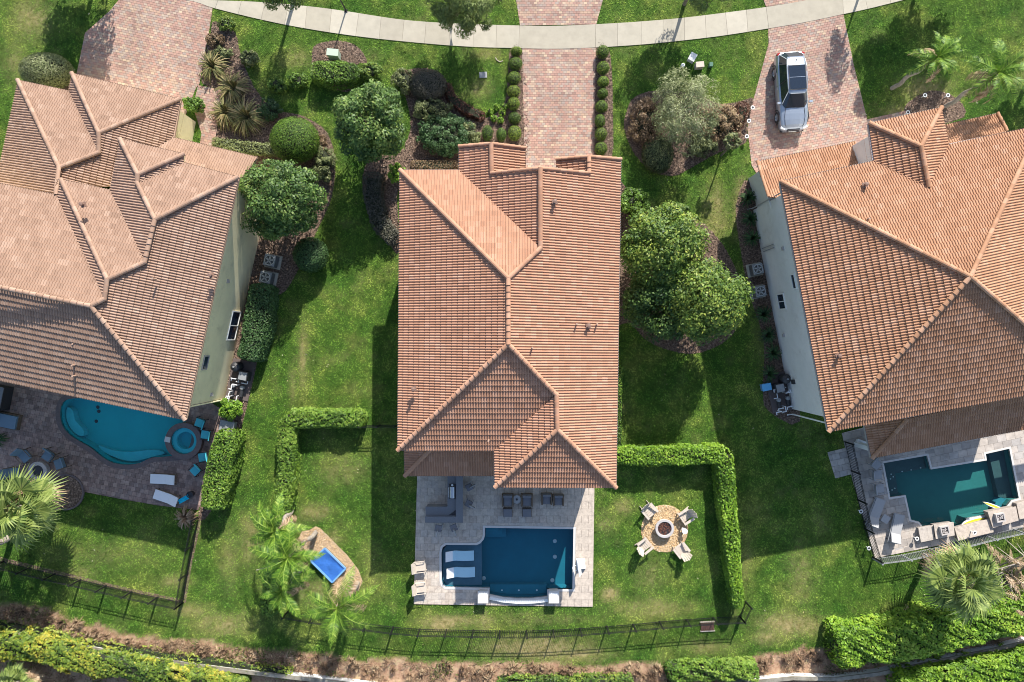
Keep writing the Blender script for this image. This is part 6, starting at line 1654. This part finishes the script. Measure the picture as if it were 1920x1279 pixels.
# left deck things
PRc = W((125, 922)); pr_ = tag(empty('planter_ring', (PRc[0], PRc[1], 0)), 'round mulch planter with a dark stone curb at the lower edge of the left deck', 'planter')
b = MB(); b.lathe((0, 0, 0), [(1.20, 0), (1.20, .13), (1.09, .13), (1.09, 0)], 40); b.build('curb', M['coping_d'], pr_)
b = MB(); b.lathe((0, 0, 0), [(1.10, .07), (0, .10)], 36); b.build('mulch', M['mulch'], pr_)
def pool_chair_set():
    pr, us = make_patio(M['teal'], M['dark']), [False]
    for px, fa, lab in (((375, 793), 2.8, 'nearest the house corner'), ((386, 815), 3.0, 'second below the house corner'), ((381, 857), 3.3, 'third, below the small plant'), ((367, 882), 3.9, 'nearest the white loungers')):
        place(pr, us, px, .05, fa, 'teal cushioned chair beside the round spa, ' + lab, 'chair', 'teal chairs on the left deck', 1.0)
    pr, us = make_patio(M['blue_seat'], M['wicker']), [False]
    for px, lab in (((48, 855), 'upper left'), ((92, 854), 'top right'), ((114, 869), 'right'), ((28, 886), 'left')):
        place(pr, us, px, .05, face_to(px, (72, 883)), 'slate blue chair at the %s of the left deck fire bowl' % lab, 'chair', 'slate blue chairs around the fire bowl', 1.15)
    pr, us = make_lounger(M['cushion_w'], 1.05, .62, .3), [False]
    place(pr, us, (305, 899), .05, math.pi - .05, 'white cushioned sun lounger on the left deck, upper and level', 'lounger', 'white sun loungers', 1)
    place(pr, us, (311, 934), .05, math.pi - .33, 'white cushioned sun lounger with an aqua towel beside it', 'lounger', 'white sun loungers', 1)
pool_chair_set()
c = W2((72, 883), .35); fb = tag(empty('fire_bowl', (c[0], c[1], .05)), 'round stone fire bowl on the dark left deck beside the palm', 'fire pit')
b = MB(); b.lathe((0, 0, 0), [(.58, 0), (.62, .36), (.60, .4), (.38, .4), (.36, .3)], 32); b.build('ring', M['stone_ring'], fb); b = MB(); b.lathe((0, 0, 0), [(.37, .31), (0, .33)], 24); b.build('bowl', M['dark'], fb)
def drape(name, label, cat, corners, m, z=.45, amp=.05, n=12):
    A, B, C_, D = [W(p, z) for p in corners]; cen = (A + B + C_ + D) / 4; V = []; 
    for i in range(n + 1):
        for j in range(n + 1):
            s, t = i / n, j / n; p = (A * (1 - s) + B * s) * (1 - t) + (D * (1 - s) + C_ * s) * t
            V.append((p[0], p[1], z + amp * math.sin(5 * s + 9 * t) + amp * .8 * math.sin(14 * s - 6 * t) - amp * 3 * math.sin(math.pi * s) * math.sin(math.pi * t)))
    mb = MB()
    for i in range(n):
        for j in range(n): k = i * (n + 1) + j; mb.poly([V[k], V[k + n + 1], V[k + n + 2], V[k + 1]])
    base = np.array([cen[0], cen[1], 0.0])
    return mb, base, (A, B, C_, D)
mb, base, _ = drape('towel', '', '', [(333, 938), (352, 927), (355, 935), (337, 945)], M['aqua'], .40, .02); tag(solo(mb, 'towel', M['aqua'], base), 'bright aqua towel lying at the head of the lower white lounger', 'towel')
b = MB(); cc = W((361, 925), 0); b.lathe(tuple(cc), [(.0, .05), (.18, .05), (.22, .42), (.18, .44), (.15, .36), (0, .36)], 18); tag(solo(b, 'pot', M['dark'], cc), 'round black pot between the lower white lounger and the thick hedge', 'pot')
b = MB(); cc = W((432, 797), 0); b.box((cc[0], cc[1], .3), (.85, .6, .5), -.2); b.box((cc[0], cc[1], .58), (.92, .66, .06), -.2); tag(solo(b, 'storage_box', M['ac'], cc), 'low dark grey storage box below the round shrub by the left wall', 'box')
sf = tag(empty('sofa', W((20, 788), 0), -.2), 'slate blue cushioned sofa bench at the left edge of the dark deck', 'sofa')
b = MB(); b.box((0, 0, .18), (1.5, 1.0, .32)); b.build('base', M['wicker'], sf); b = MB(); b.box((.05, 0, .42), (1.3, .85, .16)); b.build('cushion', M['blue_seat'], sf); b = MB(); b.box((-.75, 0, .55), (.2, 1.0, .5)); b.build('backrest', M['blue_seat'], sf)
gc = tag(empty('cabinet', W((8, 744), 0), -.2), 'dark outdoor cabinet under the roof edge at the left deck', 'cabinet')
b = MB(); b.box((0, 0, .5), (1.1, 1.5, 1.0)); b.build('body', M['dark'], gc); b = MB(); b.box((0, 0, 1.03), (1.2, 1.6, .06)); b.build('top', M['granite'], gc)
blades_plant('dark leafy potted plant at the left edge below the sofa', (4, 822), 18, M['leaf_dark'], 60, .7, 'plant')

# right deck things
pr, us = make_lounger(M['sling_g'], 1.25, .62, .5), [False]
place(pr, us, (1643, 962), .065, face_to((1634, 985), (1651, 940)), 'grey sling sun lounger on the right deck, nearer the fence', 'lounger', 'grey sun loungers on the right deck', 1.02)
place(pr, us, (1682, 992), .065, face_to((1676, 1015), (1687, 968)), 'grey sling sun lounger on the right deck, half in sunlight', 'lounger', 'grey sun loungers on the right deck', 1.02)
b = MB(); cc = W2((1660, 973), .4); b.box((cc[0], cc[1], .43), (.5, .5, .04), -.55)
for sx in (-1, 1):
    for sy in (-1, 1): b.box((cc[0] + sx * .18, cc[1] + sy * .18, .22), (.04, .04, .40), -.55)
tag(solo(b, 'side_table', M['sling_g'], (cc[0], cc[1], .06)), 'small square grey table between the two grey sun loungers', 'table')
pr, us = make_patio(M['sling_g'], M['sling_g']), [False]
for px, fa, lab in (((1642, 870), -.7, 'by the porch corner'), ((1644, 890), .1, 'second from the porch corner'), ((1648, 916), .1, 'nearest the grey loungers')):
    place(pr, us, px, .065, fa, 'grey patio chair at the left of the teal pool, ' + lab, 'chair', 'grey patio chairs on the right deck', 1.0)
b = MB(); cc = W((1615, 831), 0); b.box((cc[0], cc[1], .42), (1.0, .36, .05), -.35); b.box((cc[0] - .38, cc[1] + .14, .2), (.06, .3, .4), -.35); b.box((cc[0] + .38, cc[1] - .14, .2), (.06, .3, .4), -.35)
tag(solo(b, 'bench', M['white_shell'], cc), 'narrow white bench under the eave at the top of the right deck', 'bench')
LEDGE = [([(1722, 990), (1750, 985), (1752, 1012), (1727, 1017)], .40, 'first'), ([(1751, 984), (1788, 979), (1790, 1004), (1755, 1011)], .55, 'second'), ([(1790, 990), (1860, 972), (1863, 998), (1797, 1014)], .45, 'third'), ([(1852, 960), (1905, 950), (1910, 976), (1862, 990)], .60, 'fourth'), ([(1906, 944), (1960, 930), (1965, 962), (1912, 974)], .50, 'fifth')]
for pl, h, lab in LEDGE:
    q = zpoly(pl, h); cen = np.mean(np.array(q), axis=0); r = tag(empty('raised_ledge', (cen[0], cen[1], .05)), 'tan raised stone ledge behind the teal pool, %s from the left' % lab, 'ledge', 'raised ledges behind the right pool')
    b = MB(); b.prism(inset(q, .05), .05, h - .05); wpart(b, 'wall', M['grey_base'], r); b = MB(); b.prism(q, h - .05, h, bottom=True); wpart(b, 'cap', M['travertine'], r)
for px, h, lab in (((1772, 995), .55, 'left'), ((1876, 971), .60, 'right')):
    c = W2(px, h + .2); r = tag(empty('fire_box', (c[0], c[1], h), .2), 'square fire box with dark rocks on a raised ledge, %s one' % lab, 'fire box', 'fire boxes')
    b = MB()
    for sx, sy, dx, dy in ((0, -1, .56, .07), (0, 1, .56, .07), (-1, 0, .07, .42), (1, 0, .07, .42)): b.box((sx * .245, sy * .245, .12), (dx, dy, .22))
    b.build('frame', M['stone_ring'], r); b = MB(); b.box((0, 0, .06), (.42, .42, .08)); b.build('tray', M['dark'], r); b = MB()
    for i in range(30): s = UI(.05, .09); b.box((UI(-.17, .17), UI(-.17, .17), .13 + UI(0, .05)), (s, s, s), UI(0, 3), random.random(), taper=.6)
    o = b.build('rocks', M['stone_ring'], r); o['kind'] = 'stuff'
# yellow board and noodle
def board(label, p0, p1, w, m, z, name='paddle_board'):
    A, B = W(p0, z), W(p1, z); d = (B - A); L = np.linalg.norm(d); ang = math.atan2(d[1], d[0]); r = tag(empty(name, ((A + B) / 2), ang), label, 'board'); n = 12
    for k, (wk, mk, zz, th) in enumerate(((w, M['white_shell'], 0, .08), (w * .55, m, .081, .01))):
        pts = [(L / 2 * t, wk / 2 * (1 - abs(t) ** 2.6)) for t in np.linspace(-1, 1, n)]; pts = pts + [(x, -y) for x, y in pts[::-1]][1:-1]
        b = MB(); b.prism(pts, zz, zz + th, bottom=True); b.build('hull' if k == 0 else 'deck_stripe', mk, r)
    return r
board('yellow and white paddle board at the lower pool wall', (1801, 985), (1845, 971), .50, M['yellow'], .04)
board('slim yellow and white float drifting in the lit teal corner', (1842, 941), (1884, 957), .22, M['yellow'], -.03, 'pool_float')

# ring lights / lanterns
def make_light():
    r = empty('path_light'); b = MB(); b.lathe((0, 0, 0), [(.03, 0), (.03, .34)], 8); b.build('stake', M['white'], r)
    b = MB(); b.lathe((0, 0, 0), [(.07, .34), (.125, .34), (.135, .37), (.125, .39), (.08, .39), (.07, .37)], 20); b.build('ring', M['white'], r); b = MB(); b.lathe((0, 0, 0), [(.08, .36), (0, .385)], 12); b.build('lens', M['dark'], r); return r
pr, us = make_light(), [False]
for px, lab in (((1411, 202), 'white ring path light at the right driveway edge, nearest the sidewalk'), ((1404, 227), 'white ring path light at the right driveway edge, middle of three'), ((1400, 256), 'white ring path light at the right driveway edge, nearest the garage'), ((1734, 179), 'white ring light left in the entry bed of the right house'), ((1777, 179), 'white ring light right in the entry bed, by the palm trunk'), ((1702, 211), 'white ring light beside the dormer corner of the right house'),
                ((1614, 959), 'white ring light on the right deck by the west fence'), ((1629, 1028), 'white ring light in the lower corner of the right deck'), ((1719, 1010), 'white ring light left of the first raised ledge'), ((1827, 999), 'white ring light on the third raised ledge')):
    place(pr, us, px, .45 if px[0] == 1827 else .06, 0, lab, 'light', 'white ring lights', 1.0, .8 if px[0] == 1827 else .4)

# ------------------------------------------------------------------ service equipment
def make_ac():
    r = empty('air_conditioner'); b = MB(); b.box((0, 0, -.02), (1.15, 1.0, .10)); b.build('pad', M['concrete'], r)
    b = MB(); b.box((0, 0, .42), (.78, .78, .76)); b.build('body', M['ac'], r); b = MB()
    for k in range(9): b.box((0, 0, .12 + k * .07), (.80, .80, .014))
    b.build('louvre', M['dark'], r)
    b = MB(); b.lathe((0, 0, 0), [(.34, .80), (.36, .83), (.31, .83), (.31, .79)], 28); b.build('fan_ring', M['steel'], r)
    b = MB(); b.lathe((0, 0, 0), [(.31, .806), (0, .806)], 20); b.build('well', M['dark'], r); b = MB()
    for k in range(5): a = k * 1.2566; b.beam((.05 * math.cos(a), .05 * math.sin(a), .815), (.28 * math.cos(a + .3), .28 * math.sin(a + .3), .818), .10, .008)
    b.build('fan_blade', M['steel'], r); b = MB()
    for k in range(1, 4): b.tube([(.085 * k * math.cos(a), .085 * k * math.sin(a), .835) for a in np.linspace(0, 2 * math.pi, 20)], .006, 4, cap=False)
    for k in range(4): a = k * .785; b.beam((-.31 * math.cos(a), -.31 * math.sin(a), .835), (.31 * math.cos(a), .31 * math.sin(a), .835), .012)
    b.build('grille', M['ac'], r); return r
pr, us = make_ac(), [False]
for px, fa, lab in (((505, 488), -.22, 'grey air conditioner at the left house east wall, upper of two'), ((497, 520), -.22, 'grey air conditioner at the left house east wall, lower of two'), ((1422, 504), .2, 'grey air conditioner at the right house west wall, upper of two'), ((1427, 546), .2, 'grey air conditioner at the right house west wall, lower of two')):
    place(pr, us, px, .05, fa + math.pi / 2, lab, 'air conditioner', 'air conditioners between the houses', .92 if px[0] < 900 else .86, .8)
def pump_set(cpx, rz, lab, blue):
    c = W(cpx, 0); sgn = 1
    pd = MB(); pd.box((0, 0, .04), (1.5, 2.6, .08)); r0 = tag(empty('equipment_pad', (c[0], c[1], 0), rz), 'dark equipment pad holding the pool pumps of the %s house' % lab, 'pad'); pd.build('slab', M['slate_base'], r0)
    def loc(x, y): ca, sa = math.cos(rz), math.sin(rz); return (c[0] + x * ca - y * sa, c[1] + x * sa + y * ca, .08)
    f = tag(empty('pool_filter', loc(-.25 if not blue else .3, .85), rz), 'black domed pool filter tank behind the %s house pipes' % lab, 'filter'); b = MB()
    b.lathe((0, 0, 0), [(.30, 0), (.33, .1), (.33, .6), (.28, .78), (.12, .9), (0, .92)], 22); b.build('tank', M['dark'], f); b = MB(); b.lathe((0, 0, .9), [(.06, 0), (.06, .1), (0, .1)], 10); b.build('valve', M['ac'], f)
    ht = tag(empty('pool_heater', loc(.35 if not blue else -.2, .35), rz), 'dark square pool heater beside the %s house filter' % lab, 'heater'); b = MB(); b.box((0, 0, .35), (.6, .6, .7)); b.build('body', M['dark'], ht); b = MB(); b.box((0, 0, .72), (.5, .5, .04)); b.build('lid', M['ac'], ht)
    for k in range(2):
        p = tag(empty('pool_pump', loc(-.3 + .6 * k, -.75), rz), 'small dark pool pump under the white pipes of the %s house, %s one' % (lab, ('left', 'right')[k]), 'pump', 'pool pumps'); b = MB(); b.tube([(0, -.3, .2), (0, .25, .2)], .12, 12); b.build('motor', M['dark'], p); b = MB(); b.lathe((0, .3, .1), [(.13, 0), (.13, .25), (0, .28)], 14); b.build('strainer', M['ac'], p)
    pw = tag(empty('pipework', loc(0, -.2), rz), 'white plastic pipework of the pool pumps beside the %s house' % lab, 'pipes'); rr = random.Random(5 if blue else 3)
    for i in range(9):
        x, y = rr.uniform(-.55, .5), rr.uniform(-.95, .55); h = rr.uniform(.35, .75); dx, dy = rr.choice([(.35, 0), (-.3, 0), (0, .4), (0, -.35)]); b = MB()
        b.tube([(x, y, 0), (x, y, h), (x + dx, y + dy, h), (x + dx, y + dy, h - .12), (x + dx + dy * .6, y + dy + dx * .6, h - .12)], .032, 8); b.build('pipe', M['pipe'], pw)
    if blue:
        bx = tag(empty('blue_box', loc(-.95, .55), rz), 'light blue plastic box beside the pool pipes of the right house', 'box'); b = MB(); b.box((0, 0, .2), (.55, .42, .4)); b.build('body', M['tarp_edge'], bx); b = MB(); b.box((0, 0, .42), (.6, .46, .05)); b.build('lid', mat('sky_blue_plastic', (.12, .42, .72), .5), bx)
pump_set((452, 712), -.2, 'left', False); pump_set((1462, 735), .2, 'right', True)

# ------------------------------------------------------------------ street side bits
def boxthing(name, label, cat, px, dims, m, rz=0, z=.0, lid=None):
    c = W(px, 0); r = tag(empty(name, (c[0], c[1], z), rz), label, cat); b = MB(); b.box((0, 0, dims[2] / 2), dims, taper=.97); b.build('body', m, r)
    b = MB(); b.box((0, 0, dims[2] + .015), (dims[0] * 1.05, dims[1] * 1.06, .03)); b.build('lid', lid or m, r); return r
boxthing('utility_box', 'pale green utility cabinet in the mulch ring above the box hedge', 'utility box', (629, 107), (.72, .42, .75), mat('pale_green_enamel', (.42, .50, .40), .6), -.1)
boxthing('meter_lid', 'grey service lid in the grass left of the ball shrub row', 'lid', (906, 141), (.48, .36, .03), M['ac'], .05)
boxthing('utility_box', 'tan utility box in the lawn above the feathery tree', 'utility box', (1309, 126), (.50, .34, .45), M['beige_wood'], .1)
boxthing('utility_box', 'white grey utility box left of the tan box in the lawn', 'utility box', (1296, 111), (.42, .5, .35), M['stucco_r'], -.5)
boxthing('utility_box', 'small dark green box right of the tan utility box', 'utility box', (1331, 124), (.22, .26, .3), mat('green_enamel', (.05, .14, .10), .6), 0)
b = MB(); cc = W((1279, 125), 0); b.lathe(tuple(cc), [(.0, .0), (.13, .0), (.13, .25), (.08, .27), (0, .22)], 16); tag(solo(b, 'water_meter', M['white'], cc), 'round white capped pipe stub in the lawn left of the utility boxes', 'pipe stub')
b = MB(); cc = W((935, 113), .03); b.tube([W((929, 108), .04), W((932, 113), .04), (W((937, 116), .04)), W((943, 114), .04)], .03, 6); tag(solo(b, 'hose_piece', M['beige_wood'], cc), 'short curved pale hose piece lying on the lawn by the ball shrubs', 'hose')
pt = tag(empty('metal_post', W((649, 21))), 'thin dark metal post at the sidewalk edge above the mulch ring', 'post'); b = MB(); b.tube([(0, 0, 0), (0, 0, 2.1)], [.05, .04], 8); b.build('pole', M['black'], pt); b = MB(); b.box((0, 0, .04), (.2, .2, .08)); b.build('foot', M['black'], pt); b = MB(); b.box((0, 0, 2.15), (.3, .04, .2)); b.build('sign_plate', M['ac'], pt)
cc = W((1326, 1174), 0); sl = tag(empty('slatted_lid', (cc[0], cc[1], 0), .05), 'dark red slatted lid in the bare patch at the lower right fence', 'lid')
for k in range(6): b = MB(); b.box((-.36 + k * .145, 0, .08), (.12, .52, .04)); b.build('slat', M['leaf_red'] if False else mat('stained_wood', (.10, .05, .04), .9) if k == 0 else bpy.data.materials['stained_wood'], sl)
b = MB(); b.box((0, .3, .05), (.95, .06, .1)); b.box((0, -.3, .05), (.95, .06, .1)); b.build('frame', M['concrete'], sl)

# blue tarp over a sunken sandbox
tp = tag(empty('tarp', W((615, 1060))), 'crumpled blue tarp stretched over a frame on the wood chip bed', 'tarp')
mb, base, cor = drape('tarp', '', '', [(609, 1028), (648, 1066), (623, 1092), (583, 1052)], M['tarp'], .28, .018, 20); wpart(mb, 'sheet', M['tarp'], tp)
b = MB()
for p, q in zip(cor, cor[1:] + cor[:1]): b.beam((p[0], p[1], .29), (q[0], q[1], .29), .10, .07)
wpart(b, 'hem', M['tarp_edge'], tp); b = MB()
for p, q in zip(cor, cor[1:] + cor[:1]): b.beam((p[0], p[1], .13), (q[0], q[1], .13), .06, .24)
wpart(b, 'frame', M['bark'], tp)
for p, q, lab in (((592, 996), (574, 1030), 'upper'), ((671, 1088), (652, 1120), 'lower')):
    o = frond_feather(1.3, droop=.1, n=20, wid=.2, lift=.1, seed=41).build('fallen_frond', M['dry_frond']); c0, c1 = W(p), W(q); o.location = (c0[0], c0[1], .12); o.rotation_euler = (0, 0, math.atan2(c1[1] - c0[1], c1[0] - c0[0])); tag(o, 'dead brown frond lying at the %s end of the wood chip bed' % lab, 'frond', 'fallen fronds')
b = MB(); b.tube([W((481, 1069), 1.9), W((500, 1064), 2.2), (W((518, 1056), 2.1)), W((534, 1051), 1.9)], [.03, .03, .025, .012], 6); b.tube([W((518, 1056), 2.1), W((530, 1060), 1.9)], .012, 5); b.tube([W((500, 1064), 2.2), W((512, 1075), 0)], .03, 6)
tag(solo(b, 'bare_branch', M['palm_bark'], W((512, 1075), 0)), 'pale bare branch sticking out across the lower left hedge', 'branch')
